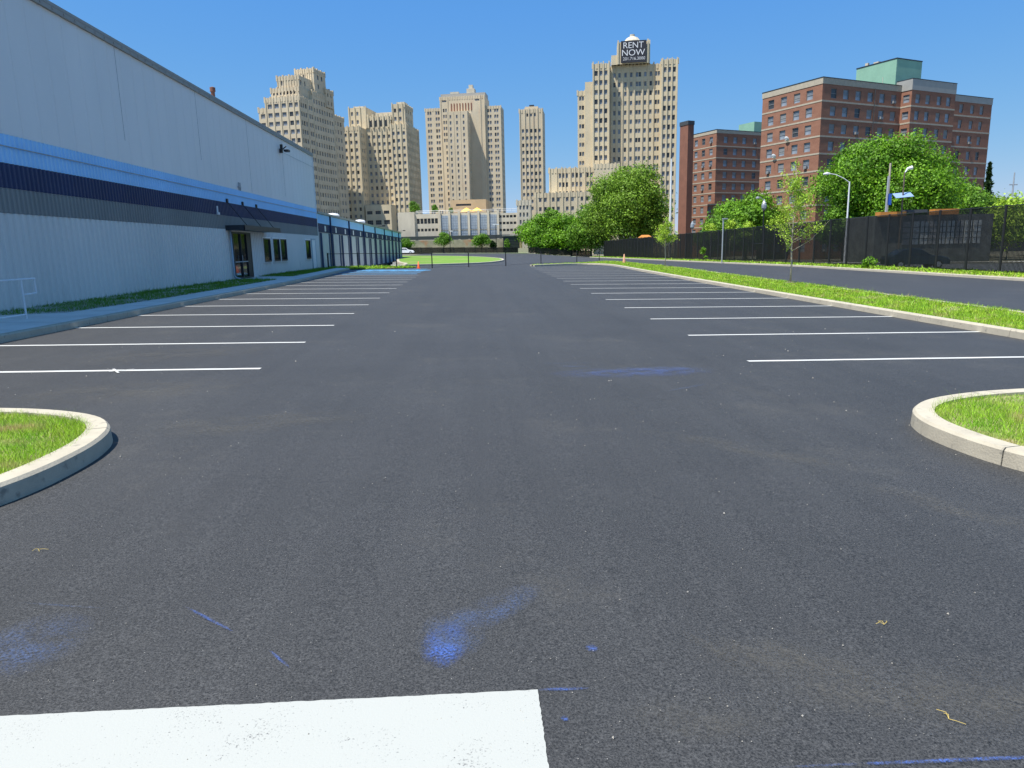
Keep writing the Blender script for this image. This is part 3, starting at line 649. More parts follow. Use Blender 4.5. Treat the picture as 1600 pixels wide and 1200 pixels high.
# ------------------------------------------------------------------ generic building with window openings
WMESH={}
def window_mesh(w_,h,kind,depth):
    key=(round(w_,2),round(h,2),kind,depth)
    if key in WMESH: return WMESH[key]
    mb=MB(); hw,hh=w_/2,h/2; y=depth; t=min(.07,w_*.06)
    g=1
    mb.quad((-hw,y,-hh),(hw,y,-hh),(hw,y,hh),(-hw,y,hh),1 if kind!=2 else 3)
    if kind==1: mb.box(-hw+t,hw-t,y-.03,y-.01,.05*h,hh-t,2)
    if kind==4: mb.box(-hw+t,hw-t,y-.03,y-.01,-hh+.25*h,hh-t,2)
    for a,b,c,d_ in ((-hw,-hw+t,-hh,hh),(hw-t,hw,-hh,hh),(-hw+t,hw-t,hh-t,hh),(-hw+t,hw-t,-hh,-hh+t),(-hw+t,hw-t,-t/2,t/2)): mb.box(a,b,y-.06,y-.035,c,d_,0)
    if w_>1.5:
        for q in ([0] if w_<2.3 else [-w_/6,w_/6]): mb.box(q-t/2,q+t/2,y-.058,y-.036,-hh+t,-t/2,0); mb.box(q-t/2,q+t/2,y-.058,y-.036,t/2,hh-t,0)
    if kind==3: mb.box(-.32,.32,y-.45,y-.07,-hh+t,-hh+t+.42,2)     # air conditioner
    me=bpy.data.meshes.new('window'); me.from_pydata(mb.v,[],mb.f)
    for q in ('frame','twglass','blind','dkglass'): me.materials.append(M[q])
    me.polygons.foreach_set('material_index',mb.m); me.update()
    WMESH[key]=me; return me
class Tower:
    def __init__(s,name,x,y,theta,wallmat,seed=0,**k):
        s.e=empty(name,(x,y,0),rad(theta),**k); s.mat=wallmat; s.rnd=random.Random(seed); s.win=[]; s.w=MB(); s.x,s.y,s.th=x,y,rad(theta); s.mats=[wallmat]
    def mi(s,m):
        if m is None: return 0
        if m not in s.mats: s.mats.append(m)
        return s.mats.index(m)
    def pt(s,side,a,z,base,d):
        if side=='f': return (a,base+d,z)
        if side=='r': return (base-d,a,z)
        if side=='l': return (base+d,a,z)
    def facade(s,side,a0,a1,base,z0,z1,wins,depth=.3,kinds=(0,0,0,0,1,4,2),m=None):
        """wins: list of (a,z,w,h)"""
        mi=s.mi(m); eps=1e-4
        wins=[q for q in wins if q[0]-q[2]/2>a0+.05 and q[0]+q[2]/2<a1-.05 and q[1]-q[3]/2>z0+.05 and q[1]+q[3]/2<z1-.05]
        rows={}
        for q in wins: rows.setdefault((round(q[1],2),round(q[3],2)),[]).append(q)
        def Q(a,b,c,d_,dd=0):
            pts=[s.pt(side,a,c,base,dd),s.pt(side,b,c,base,dd),s.pt(side,b,d_,base,dd),s.pt(side,a,d_,base,dd)]
            if side=='l': pts=pts[::-1]
            s.w.quad(*pts,mi)
        zc=z0
        for (zz,h) in sorted(rows):
            zb_,zt_=zz-h/2,zz+h/2
            if zb_<zc: continue
            Q(a0,a1,zc,zb_); ac=a0
            for q in sorted(rows[(zz,h)]):
                l,r_=q[0]-q[2]/2,q[0]+q[2]/2
                if l<ac: continue
                Q(ac,l,zb_,zt_); ac=r_
                for (p1,p2) in (((l,zb_),(r_,zb_)),((r_,zb_),(r_,zt_)),((r_,zt_),(l,zt_)),((l,zt_),(l,zb_))):
                    s.w.quad(s.pt(side,*p1,base,0),s.pt(side,*p2,base,0),s.pt(side,*p2,base,depth+.02),s.pt(side,*p1,base,depth+.02),mi)
                s.win.append((side,q[0],zz,base,q[2],h,s.rnd.choice(kinds),depth))
            Q(ac,a1,zb_,zt_); zc=zt_
        Q(a0,a1,zc,z1)
    def block(s,u0,u1,v0,v1,z0,z1,front=None,right=None,left=None,m=None,**k):
        sk='f'*(front is not None)+'r'*(right is not None)+'l'*(left is not None)
        s.w.box(u0,u1,v0,v1,z0,z1,s.mi(m),skip=sk+'b')
        if front is not None: s.facade('f',u0,u1,v0,z0,z1,front,m=m,**k)
        if right is not None: s.facade('r',v0,v1,u1,z0,z1,right,m=m,**k)
        if left is not None: s.facade('l',v0,v1,u0,z0,z1,left,m=m,**k)
    def piers(s,side,base,cols,z0,z1,w_=.3,proud=.2,m=None):
        for a in cols:
            if side=='f': s.w.box(a-w_/2,a+w_/2,base-proud,base-.0,z0,z1,s.mi(m),skip='b')
            else: s.w.box(base,base+proud,a-w_/2,a+w_/2,z0,z1,s.mi(m),skip='b')
    def crenel(s,u0,u1,v0,z,step=1.3,h=.8):
        n=max(1,int((u1-u0)/step)); st=(u1-u0)/n
        for k in range(n+1):
            hh=h*(.6 if k%2==0 else .25)
            s.w.box(u0+k*st-.3,u0+k*st+.3,v0-.12,v0+.5,z-1.6,z+hh,s.mi(None),skip='b')
    def crenel_r(s,v0,v1,u1,z,step=1.3,h=.8):
        n=max(1,int((v1-v0)/step)); st=(v1-v0)/n
        for k in range(n+1):
            hh=h*(.6 if k%2==0 else .25)
            s.w.box(u1-.5,u1+.12,v0+k*st-.3,v0+k*st+.3,z-1.6,z+hh,s.mi(None),skip='b')
    def finish(s,wallname='wall'):
        wall=s.w.build(wallname,s.mats,s.e)
        ct,st=math.cos(s.th),math.sin(s.th); items=[]
        for q in s.win:
            side,a,z,base,w_,h,kind,dep=q; p=s.pt(side,a,z,base,0); wx=s.x+ct*p[0]-st*p[1]; wy=s.y+st*p[0]+ct*p[1]
            rz={'f':0,'r':PI/2,'l':-PI/2}[side]; up=wx/wy*1105; sight=z
            vis=1 if z>s.vis_z else 0
            items.append((-(vis*w_*h*(1 if side==s.mainside else .45)/(wy*wy)),p,rz,w_,h,kind,dep))
        items.sort(key=lambda t:t[0])
        for it in items[:100]:
            me=window_mesh(it[3],it[4],it[5],it[6]); o=bpy.data.objects.new('window',me); COL.objects.link(o); o.parent=s.e; o.location=it[1]; o.rotation_euler=(0,0,it[2])
        rest=items[100:]
        if rest:
            V=[];Fc=[];Mi=[];n=0
            for it in rest:
                me=window_mesh(it[3],it[4],it[5],it[6]); R_=Matrix.Rotation(it[2],4,'Z'); R_.translation=Vector(it[1])
                for v in me.vertices: V.append(tuple(R_@v.co))
                for p in me.polygons: Fc.append(tuple(n+i for i in p.vertices)); Mi.append(p.material_index)
                n+=len(me.vertices)
            me=bpy.data.meshes.new('windows'); me.from_pydata(V,[],Fc)
            for q in ('frame','twglass','blind','dkglass'): me.materials.append(M[q])
            me.polygons.foreach_set('material_index',Mi); me.update()
            o=bpy.data.objects.new('windows',me); COL.objects.link(o); o.parent=s.e; o['kind']='stuff'
        return wall
    vis_z=10; mainside='f'
def grid(cols,z0,z1,dz,w_,h,skip=0,rnd=None):
    out=[]; z=z1
    while z>z0:
        for c in cols: out.append((c,z,w_,h))
        z-=dz
    return out
TB=-3.0
# --- T1: stepped tower at the left
t=Tower('apartment_tower',-62.84,292,-18,'tan',1,label='leftmost tan tower with stepped crown rising behind the warehouse roof',cat='tower'); t.vis_z=25
fl=3.3
fc=[-16.4,-13.4,-10.2,-7.0]
fw=grid(fc,12,57.5,fl,1.9,1.7)+grid([-4.6],12,57.5,fl,1.5,1.7)
sc1=[1.2,2.9,4.6,7.4,9.0]; sc2=[11.2,13.2,15.2,17.2,19.2,21.2,23.2,25.2]
t.block(-18.5,-3.3,0,10,TB,60.6,front=fw,right=grid(sc1,12,57.5,fl,1.1,1.7))
t.block(-18.5,-3.3,10,27,TB,64.4,right=grid(sc2,12,60.6,fl,1.0,1.7))
t.block(-22.3,-18.5,1,20,TB,57.3,front=grid([-20.4],12,54.3,fl,1.9,1.7))
t.block(-24.6,-22.3,2,20,TB,47.5,front=[])
t.block(-20,-4.2,27,37,TB,58.2,right=grid([29,31.5,34],12,55,fl,1.1,1.7))
t.block(-9,-2.9,20.5,26.6,60,67,right=grid([22,24.6],60,65,fl,.9,1.6))
t.block(-16.8,-4.6,2.2,14,60.6,64.4,front=grid([-15.5,-14,-12.5,-11,-9.5,-8,-6.5],60.5,62.6,fl,.8,1.3),right=[])
t.block(-14.6,-5.0,3.5,13,64.4,69.0,front=[(-12.2,66.6,1.2,1.8)],right=[(5,66.6,1,1.8),(8,66.6,1,1.8)])
t.block(-12.0,-3.6,13,22,64.4,73.4,front=[(-8,70.5,1.2,1.8),(-6,67.5,1.2,1.8)],right=[(16,70.5,1.2,1.8),(19,70.5,1.2,1.8),(16,67,1.2,1.8)])
for z,a,b,v in ((60.6,-18.5,-3.3,0),(64.4,-16.8,-4.6,2.2),(69,-14.6,-5,3.5),(73.4,-12,-3.6,13),(57.3,-22.3,-18.6,1)): t.crenel(a,b,v,z,1.25,.9)
for z,a,b,uu in ((60.6,0.3,9.5,-3.3),(64.4,10.3,26.7,-3.3),(73.4,13,22,-3.6),(67,20.5,26.6,-2.9),(58.2,27.3,37,-4.2)): t.crenel_r(a,b,uu,z,1.5,.8)
t.piers('f',0,[-18.2,-14.9,-11.8,-8.6,-5.9,-3.6],TB,60.4,.5,.22)
t.piers('r',-3.3,[.3,6.0,10.2,26.8],TB,60,.5,.2)
t.piers('f',2.2,[-16+1.5*k for k in range(8)],60.6,64.4,.3,.15); t.piers('f',3.5,[-14.3+1.2*k for k in range(8)],64.4,69,.25,.2); t.piers('f',13,[-11.7+1.0*k for k in range(9)],68,73.4,.22,.2)
t.finish()
# --- T2
t=Tower('apartment_tower',-26.09,340,-12,'tan2',2,label='tan tower with twin crown turrets beside the stepped tower, second from left',cat='tower'); t.vis_z=12
fl=3.25
t.block(-31.5,-22.7,-8,0,TB,56.0,front=grid([-29.6,-27.1,-24.6],8,52.5,fl,1.05,1.6),right=grid([-6,-3.4],8,52.5,fl,1.0,1.6))
t.block(-22.7,-10.6,0,16,TB,61.2,front=grid([-21.4,-19.0,-16.6,-14.2,-11.8],18,52.5,fl,1.05,1.6))
t.block(-10.6,-3.0,-1.2,18,TB,57.2,front=grid([-9.3,-6.9,-4.4],8,53.4,fl,1.1,1.6),right=grid([.5,2.9,5.3,7.7,10.1,12.5,14.9,16.9],8,53.4,fl,1.0,1.6))
t.block(-30.8,-22.0,0,14,56,65.6,front=grid([-29,-26.4],56,63,3.6,1.0,1.7),right=[])
t.block(-10.2,-3.9,.6,13,57.2,66.4,front=grid([-8.6,-6.2],57,63.6,3.6,1.1,1.7),right=grid([3,6,9.5],57,63.6,3.6,1.1,1.7))
t.block(-20.5,-11.5,8,14,61.2,64.4,front=[],m='cream')
t.block(-28.6,-24.4,3,8,65.6,66.7,m='cream'); t.block(-8.6,-5,4,9,66.4,67.8,m='cream')
for k,a in enumerate([-20.2,-17.8,-15.4,-13.0]): t.w.box(a-.55,a+.55,-.06,-.02,57.0,60.0,t.mi('dkglass'))
t.w.box(-21.9,-21.1,-.06,-.02,57.2,59.8,t.mi('dkglass'))
t.piers('f',0,[-22.4,-20.2-1.2,-19.0,-16.6,-14.2,-11.8],56.4,62.4,.7,.5)
t.piers('f',0,[-20.2,-17.8,-15.4,-13.0,-10.9],TB,56.3,.45,.4)
t.piers('f',-8,[-31.2,-28.4,-25.8,-23.1],TB,56.6,.5,.35); t.piers('f',-1.2,[-10.2,-8.1,-5.7,-3.3],TB,57.8,.5,.35)
t.piers('f',0,[-30.4,-27.7,-25.1,-22.4],56,66.2,.5,.3); t.piers('f',.6,[-9.9,-7.4,-5.1],57.2,67.0,.5,.3)
t.piers('r',-3.0,[-.8,1.7,4.1,6.5,8.9,11.3,13.7,16,17.8],TB,57.4,.35,.25)
t.crenel(-31.5,-22.7,-8,56,1.25,.7); t.crenel(-10.6,-3,-1.2,57.2,1.25,.7); t.crenel(-22.7,-10.6,0,61.2,1.2,.9); t.crenel_r(-1,18,-3.0,57.2,1.5,.7); t.crenel_r(.6,13,-3.9,66.4,1.5,.7)
# low front podium with dark openings
t.block(-22.0,-9.8,-9,-1.3,TB,21.6,front=[(-20,18.2,2.6,1.5),(-16,18.2,2.6,1.5),(-12,18.2,2.6,1.5),(-20,13.8,2.8,2.0),(-16,13.8,2.8,2.0),(-12,13.8,2.8,2.0),(-20,9,2.8,2),(-16,9,2.8,2),(-12,9,2.8,2)],kinds=(2,),m='tan2')
t.finish()
# --- T3
t=Tower('apartment_tower',16.6,425,-10,'tan3',3,label='wide tan tower with flat central block and small crown, third from left',cat='tower'); t.vis_z=24
fl=3.28
def pairs(cs,g_=1.35): return [c+s_ for c in cs for s_ in (-g_/2,g_/2)]
t.block(-43.5,-34.4,0,15,TB,80.6,front=grid(pairs([-41.0,-36.2]),20,78,fl,1.0,1.9))
t.block(-34.4,-8.4,-1.0,16,TB,86.2,front=grid(pairs([-31.6]),60,79,fl,.9,1.9)+grid([-31.2],20,59,fl,.9,1.9)+grid(pairs([-12.6]),20,80,fl,1.0,1.9)+[(-31.8,84,2.6,1),(-12.6,84,2.6,1)]+[(-25+1.7*k,84.2,1.1,.7) for k in range(6)])
t.block(-28.9,-17.0,-9,-1.0,TB,76.8,front=grid([-26.9,-23.2,-19.4],20,74,fl,.9,1.9),right=grid([-6,-3.5],20,74,fl,.9,1.9))
t.block(-8.4,.6,0,13,TB,80.4,front=grid(pairs([-6.0,-2.0]),20,78,fl,1.0,1.9),right=grid([2.5,6,9.5],20,78,fl,1.0,1.9))
t.block(-34.4,-8.4,2,12,86.2,88.4,m='flash'); t.block(-19.4,-14.8,3,8,88.4,91.0,m='cream'); t.block(-18.2,-15.9,4,7,91,93.2,m='cream'); t.block(-29,-24,3,6,88.4,89.6,m='cream')
t.piers('f',-1,[-34.1,-30.0,-11.0,-8.7],TB,86.4,.7,.25); t.piers('f',-9,[-28.5,-25.1,-21.3,-17.4],TB,76.8,.35,.12)
for k in range(8): t.w.box(-28+k*1.65,-27.4+k*1.65,-1.2,-1.0,78.4,82.5,t.mi('brick_dk'))
t.crenel(-43.5,-34.4,0,80.6,1.4,.5); t.crenel(-8.4,.6,0,80.4,1.4,.5); t.crenel(-34.4,-8.4,-1,86.2,1.4,.4)
t.finish()
# podium of T3
t=Tower('podium_building',9.9,352,-8,'peach',33,label='low peach podium with dark slots at the foot of the wide tower',cat='building'); t.vis_z=5
t.block(-24,-2,-7,-.02,TB,15.4)
t.block(-42,-22,0,30,TB,17.5,front=[(-39,13.6,3.5,1.4),(-34.2,15.6,3.2,1.1),(-34.2,12.6,2.2,1.6),(-28,15.4,2,2.4),(-25,15.6,3.4,1.2),(-27,11,2,2)],kinds=(2,))
t.block(-22,-4.4,4,30,TB,24.6,front=[(-15.5,22.2,7.5,1.0),(-19,16,2.4,2),(-7,16,2.4,2)],kinds=(2,))
t.finish()
# yellow umbrellas
for k,(x,lab) in enumerate(((-1.2,'left one of the two yellow parasols on the podium terrace'),(3.9,'right one of the two yellow parasols on the podium terrace'))):
    e=empty('parasol',(x-2.2,349.5,15.45),label=lab,cat='parasol',group='yellow parasols on the podium terrace')
    mb=MB(); mb.lathe(0,0,[(3.0,3.0),(1.6,4.1),(.1,4.9)],8); mb.build('canopy','yellow',e)
    mb=MB(); mb.tube([(0,0,-2),(0,0,4.8)],.08,6); mb.build('pole','dark_trim',e)
mb=MB(); mb.box(-20,14,344,352,-2,13.1); 
# --- T4
t=Tower('apartment_tower',34,350,-10,'tan3',4,label='slim tan tower standing alone left of the tallest tower',cat='tower'); t.vis_z=20
fl=3.25
cs=[-9.6,-7.6,-5.6,-3.6,-1.7]
t.block(-11.2,-.2,0,14,TB,64.9,front=grid(cs,18,55.2,fl,1.05,1.7)+[(-7.4,62.3,.9,1.3),(-5.6,62.3,.9,1.3),(-3.8,62.3,.9,1.3)],right=grid([3,7,11],18,55.2,fl,1,1.7))
t.block(-8.6,-2.4,1,10,64.9,66.3); t.block(-6.6,-4.4,2,5,66.3,67.2,m='dark_trim')
t.piers('f',0,[-11,-8.6,-6.6,-4.6,-2.6,-.4],TB,65.3,.4,.3); t.crenel(-11.2,-.2,0,64.9,1.2,.7)
t.finish()
# --- T5: RENT NOW tower
t=Tower('apartment_tower',75.7,268,-10,'tan2',5,label='tallest tan tower with the black RENT NOW sign on its crown',cat='tower'); t.vis_z=21
fl=3.29
t.block(-31.2,-25.0,0,14,TB,66.2,front=grid([-29.9,-28.2,-26.4],10,63.0,fl,1.15,1.75),left=[])
cc=[-23.2,-21.4,-19.2,-17.1,-15.0,-14.0,-12.0,-10.0,-8.1,-7.1]
t.block(-25.0,-6.4,3.2,16,TB,65.9,front=grid(cc,10,62.6,fl,.85,1.6))
t.block(-6.4,-.6,0,14,TB,66.4,front=grid([-5.2,-3.6,-1.9],10,63.0,fl,1.05,1.75),right=[])
t.block(-34.0,-31.2,1,14,TB,60.4,front=[]); t.block(-36.8,-34.0,2.2,14,TB,57.6,front=grid([-35.8,-34.8],10,55,fl,.8,1.5),left=[])
t.block(-22.3,-11.1,1.2,9,65.9,73.4,m='tan2'); t.block(-24.4,-22.3,1.6,8,65.9,69.2); t.block(-11.1,-10.5,1.6,8,65.9,73.8)
t.w.lathe(-16.8,5,[(3.2,73.4),(3.2,74.2),(2.2,75.4),(.9,76.0),(.9,76.7),(.1,76.9)],12,t.mi('cream'))
t.block(-47.3,-24.2,-4,0,TB,29.6,front=grid([-43.2,-42.0,-40.7,-38.4,-37.0,-35.5,-33.0,-31.6],19.8,27.0,3.2,.85,1.7),left=[])
t.block(-33.0,-22.5,-5,-1,TB,30.6,front=[]) if False else None
t.block(-30.6,-21.6,-5,-.5,TB,30.6)
t.block(-52.2,-30.8,-9,-4.0,TB,20.6,front=grid([-50.3,-48.4,-45.5,-43.6,-40.4,-38.4,-35,-33],6,18.2,3.3,.95,1.5),left=[])
t.piers('f',0,[-31,-29.05,-27.3,-25.3,-6.1,-4.4,-2.75,-.9],TB,67.0,.45,.3)
t.piers('f',3.2,[-24.2,-22.3,-20.3,-18.2,-16.0,-13.0,-11.0,-9.0,-6.6],TB,66.6,.4,.3)
t.piers('f',-4,[-47,-44.4,-42.6,-41.3,-39.4,-37.7,-36.2,-34,-32.3],20.6,30.2,.35,.25)
t.piers('f',-9,[-51.9,-49.3,-47,-44.5,-42,-39.4,-36.8,-34],TB,21.2,.35,.25)
t.piers('f',1.2,[-22.0,-11.4],65.9,74.0,.5,.3)
for a,b,v,z in ((-31.2,-25,0,66.2),(-25,-6.4,3.2,65.9),(-6.4,-.6,0,66.4),(-36.8,-34,2.2,57.6),(-47.3,-31,-4,29.6),(-30.6,-21.6,-5,30.6),(-52.2,-31,-9,20.6)): t.crenel(a,b,v,z,1.25,.6)
t.finish()
sg=empty('rent_sign',(0,0,0),label='black square RENT NOW sign high on the tallest tower',cat='sign'); sg.parent=None
sg.location=t.e.location; sg.rotation_euler=t.e.rotation_euler
mb=MB(); mb.box(-21.0,-11.9,.55,.85,66.2,73.6); mb.build('panel','sign',sg)
def text(s_,size,x,z,y,parent,m,name,sx=1,off=0,rz=0):
    cu=bpy.data.curves.new(name,'FONT'); cu.body=s_; cu.size=size; cu.align_x='CENTER'; cu.extrude=.02; cu.offset=off
    o=bpy.data.objects.new(name,cu); COL.objects.link(o)
    dg=bpy.context.evaluated_depsgraph_get(); me=bpy.data.meshes.new_from_object(o.evaluated_get(dg)); bpy.data.objects.remove(o)
    me.materials.clear(); me.materials.append(M[m])
    q=bpy.data.objects.new(name,me); COL.objects.link(q); q.parent=parent; q.location=(x,y,z); q.rotation_euler=(PI/2,0,rz); q.scale=(sx,1,1); return q
text('RENT',2.95,-16.6,71.05,.5,sg,'letter','lettering',sx=1.02,off=-.01)
text('NOW',2.95,-16.6,68.55,.5,sg,'letter','lettering',sx=1.08,off=-.01)
text('201.716.3000',1.5,-16.3,67.0,.5,sg,'letter','lettering',sx=.98,off=-.01)
# --- parking garage and stair tower in front of the towers
t=Tower('parking_garage',12.53,240,-6,'cream',6,label='cream parking garage with blue grey screens below the towers',cat='building'); t.vis_z=3
def openings(a0,a1,n,z,h,gap=.22):
    st=(a1-a0)/n; return [(a0+st*(k+.5),z,st-gap,h) for k in range(n)]
t.block(-38.0,-32.4,-.6,18,TB,13.6,front=[])
t.block(-32.4,-24.0,0,18,TB,12.9,front=openings(-31.9,-24.6,6,10.6,1.7)+openings(-31.9,-24.6,6,7.7,.9,.35)+openings(-31.9,-24.6,6,5.2,.9,.35),kinds=(2,),depth=.8)
t.block(-24.0,-4.6,0,18,TB,12.9,front=[])
t.block(-4.6,1.8,0,18,TB,12.6,front=openings(-4.4,1.6,5,11.5,.8,.3)+openings(-4.4,1.6,5,9.35,.8,.3)+openings(-4.4,1.6,5,7.1,.8,.3)+openings(-4.4,1.6,5,5.0,.8,.3),kinds=(2,),depth=.8)
t.block(1.8,6.3,-.8,10,TB,16.4,front=grid([2.9,4.05,5.2],4,14.2,2.35,.6,1.4),right=[])
t.crenel(1.8,6.3,-.8,16.4,1.1,.5)
for k in range(7): a=-24+k*19.4/6; t.w.box(a-.35,a+.35,-.55,0,TB,13.6,t.mi(None),skip='b')
w_=t.finish()
for k in range(6):
    a=-24+.35+k*19.4/6; b=-24-.35+(k+1)*19.4/6; mb=MB()
    mb.box(a+.1,b-.1,-.20,-.03,7.6,12.2); mb.box(a+.1,b-.1,-.20,-.03,4.4,7.2)
    for j in range(1,3): x_=a+(b-a)*j/3; mb.box(x_-.04,x_+.04,-.26,-.20,4.4,12.2)
    for j in range(9): mb.box(a+.1,b-.1,-.24,-.20,4.6+j*.85,4.66+j*.85)
    mb.build('screen_panel','grill',t.e)
mb=MB(); mb.tube([(-32,.3,13.9),(1.6,.3,13.9)],.05,5); mb.tube([(-32,.3,13.4),(1.6,.3,13.4)],.04,5)
for k in range(18): mb.tube([(-32+k*2,.3,12.8),(-32+k*2,.3,13.9)],.04,5)
mb.build('roof_railing','galv',t.e)
# retaining wall with graffiti, dark gate house
rw=empty('retaining_wall',(0,0,0),label='graffitied retaining wall with a grey coping below the garage',cat='wall')
mb=MB(); mb.box(-45,10.5,215,217,-2,4.0); mb.build('wall_face','graf',rw)
mb=MB(); slab2=mb.box(-45,10.5,214.97,217.2,4.2,5.2); mb.build('coping','vdark',rw)
mb=MB(); mb.box(-45,12,217.3,236,4.8,5.25); mb.build('deck','cream',rw)
gh=empty('gate_house',(0,0,0),label='dark panelled block at the right end of the retaining wall',cat='building')
mb=MB(); mb.box(8.4,13.2,212.5,214.6,-1,4.7)
for k in range(12): mb.box(8.4,13.2,212.44,212.5,-.8+k*.45,-.75+k*.45)
mb.build('panelled_front','vdark',gh)
mb=MB(); mb.box(8.2,14.2,212.3,216.0,4.705,4.9); mb.build('roof','flash',gh)
mb=MB(); mb.box(13.2,14.0,212.5,214.6,-1,4.7); mb.build('side_pier','peach',gh)

# --- brick blocks
def dish(parent,x,y,z,rz):
    mb=MB(); mb.lathe(0,0,[(.02,0),(.25,.03),(.42,.10),(.5,.16)],14); mb.f=mb.f[:-1]; mb.m=mb.m[:-1]; mb.tube([(0,0,0),(0,0,-.35)],.03,6); mb.tube([(0,0,.02),(.1,0,.4)],.02,5)
    o=mb.build('satellite_dish','white_metal',parent); o.location=(x,y,z); o.rotation_euler=(0,rad(-60),rz); return o
rows1=[25.55-2.8*k for k in range(10)]
def bgrid(cols,rows,w_=1.35,h=1.55): return [(c,z,w_,h) for z in rows for c in cols]
t=Tower('brick_apartment_block',58.11,121,23,'brick',7,label='nearest red brick block with pale floor bands and a green roof house',cat='apartment block'); t.vis_z=8; t.mainside='l'
KB=(0,0,0,1,2,3,0,4)
t.block(0,19.5,0,13.2,TB,26.9,front=bgrid([2.7,5.6,8.6,11.6,14.6,17.6],rows1),left=bgrid([2.6,5.3,8.2,11.1],rows1),depth=.16,kinds=KB)
t.block(19.5,31.5,-2.0,13.2,TB,26.9,front=bgrid([21.2,23.9,27.0,29.6],rows1,1.2),left=[(-1.0,z,1.2,1.3) for z in rows1],depth=.16,kinds=KB)
t.block(31.5,46.3,0.3,13.2,TB,26.4,front=bgrid([33.6,37.0,40.3,43.2],[z-.3 for z in rows1],1.1),right=[],depth=.16,kinds=KB)
for (a,b,v,l,rr_,off) in ((0,19.5,0,1,0,0),(19.5,31.5,-2,1,0,0),(31.5,46.3,.3,0,1,-.3)):
    for k in range(9):
        z=24.25-2.8*k+off
        t.w.box(a-.03*l,b+.03*rr_,v-.04,v-.0,z-.13,z+.13,t.mi('band'))
        if l: 
            v1=13.2 if a==0 else 0.0
            t.w.box(a-.04,a,v,v1-.02,z-.13,z+.13,t.mi('band'))
# parapets
t.w.box(-.06,19.4,-.06,13.3,26.9,27.85,t.mi('band'),skip='b'); t.w.box(19.42,31.56,-2.06,13.3,26.9,28.7,t.mi('flash'),skip='b'); t.w.box(31.58,46.36,.24,13.3,26.4,27.5,t.mi('flash'),skip='b')
t.w.box(-.1,19.44,-.1,13.34,27.85,27.98,t.mi('dark_trim')); t.w.box(19.4,31.6,-2.1,13.34,28.7,28.82,t.mi('dark_trim')); t.w.box(31.62,46.4,.2,13.34,27.5,27.62,t.mi('dark_trim'))
for a in (12.6,33.0): t.w.tube([(a,-.1 if a<20 else .2,27),(a,-.1 if a<20 else .2,6)],.06,6,t.mi('vdark'))
w_=t.finish()
mb=MB(); mb.box(19.0,25.8,1.0,9.2,27,32.6,0); mb.build('roof_house','green_box',t.e); mb=MB(); mb.box(18.95,25.85,.95,9.25,32.6,32.78,0); mb.build('roof_house_edge','dark_trim',t.e)
mb=MB(); mb.box(19.4,20.4,5,6,32.8,33.1); mb.box(19.7,20.1,7.4,8.0,32.8,33.4); mb.box(22,22.5,3,3.4,32.8,33.3); mb.tube([(17,2,27.9),(17,2,29.6)],.05,5); mb.build('roof_gear','cream',t.e)
for (v,z) in ((6.8,19.0),(9.6,16.4)): dish(t.e,-.45,v,z,PI)
t=Tower('brick_apartment_block',60.4,180,23,'brick',8,label='farther red brick block with pale bands left of the nearest block',cat='apartment block'); t.vis_z=10
rows2=[26.5-2.8*k for k in range(9)]
t.block(0,15.5,0,9.0,TB,28.0,front=bgrid([3.0,6.1,9.1,12.6],rows2,1.3),left=bgrid([1.9,4.7,7.5],rows2,1.2),depth=.16,kinds=KB)
for k in range(9):
    z=24.95-2.8*k; t.w.box(-.03,15.5,-.04,0,z-.12,z+.12,t.mi('band')); t.w.box(-.04,0,0,8.98,z-.12,z+.12,t.mi('band'))
t.w.box(-.06,15.6,-.06,9.06,28,28.75,t.mi('band'),skip='b'); t.w.box(-.1,15.64,-.1,9.1,28.75,28.9,t.mi('dark_trim'))
t.finish(); mb=MB(); mb.box(13.6,20,1.5,7,28.9,31.6); mb.build('roof_house','green_box',t.e)
ch=empty('brick_chimney',(51.75,175,0),rad(23),label='tall red brick chimney shaft right of the RENT NOW tower',cat='chimney')
mb=MB(); mb.box(0,1.75,0,3.0,TB,29.3); mb.build('shaft','brick_dk',ch); mb=MB(); mb.box(-.1,1.85,-.1,3.1,29.3,30.2); mb.build('cap','vdark',ch)
# storefront behind the fence
sf=empty('low_storefront',(46,78,0),label='low building with pale gridded front and orange roof edge behind the black fence',cat='building')
mb=MB(); mb.box(0,14,3,9,-1.2,4.2); mb.build('wall','storefront_wall',sf)
for k in range(9):
    mb=MB(); a=3.3+k*1.05; mb.box(a,a+.85,2.9,2.99,.9,3.5); 
    o=mb.build('window','storefront_pane' if k%3 else 'frame',sf)
    mb=MB(); mb.box(a+.4,a+.45,2.86,2.9,.9,3.5)
    for j in range(1,4): mb.box(a,a+.85,2.85,2.88,.9+j*.65-.03,.9+j*.65+.03)
    mb.build('glazing_bar','dark_trim',o)
mb=MB(); mb.box(0.2,3.2,2.4,3.5,4.1,4.62); mb.box(6.6,9.4,2.4,3.5,4.2,4.82); mb.build('orange_fascia','orange',sf)
mb=MB(); mb.box(3.4,5.7,2.4,3.5,4.5,4.8); mb.build('grey_fascia','vdark',sf)

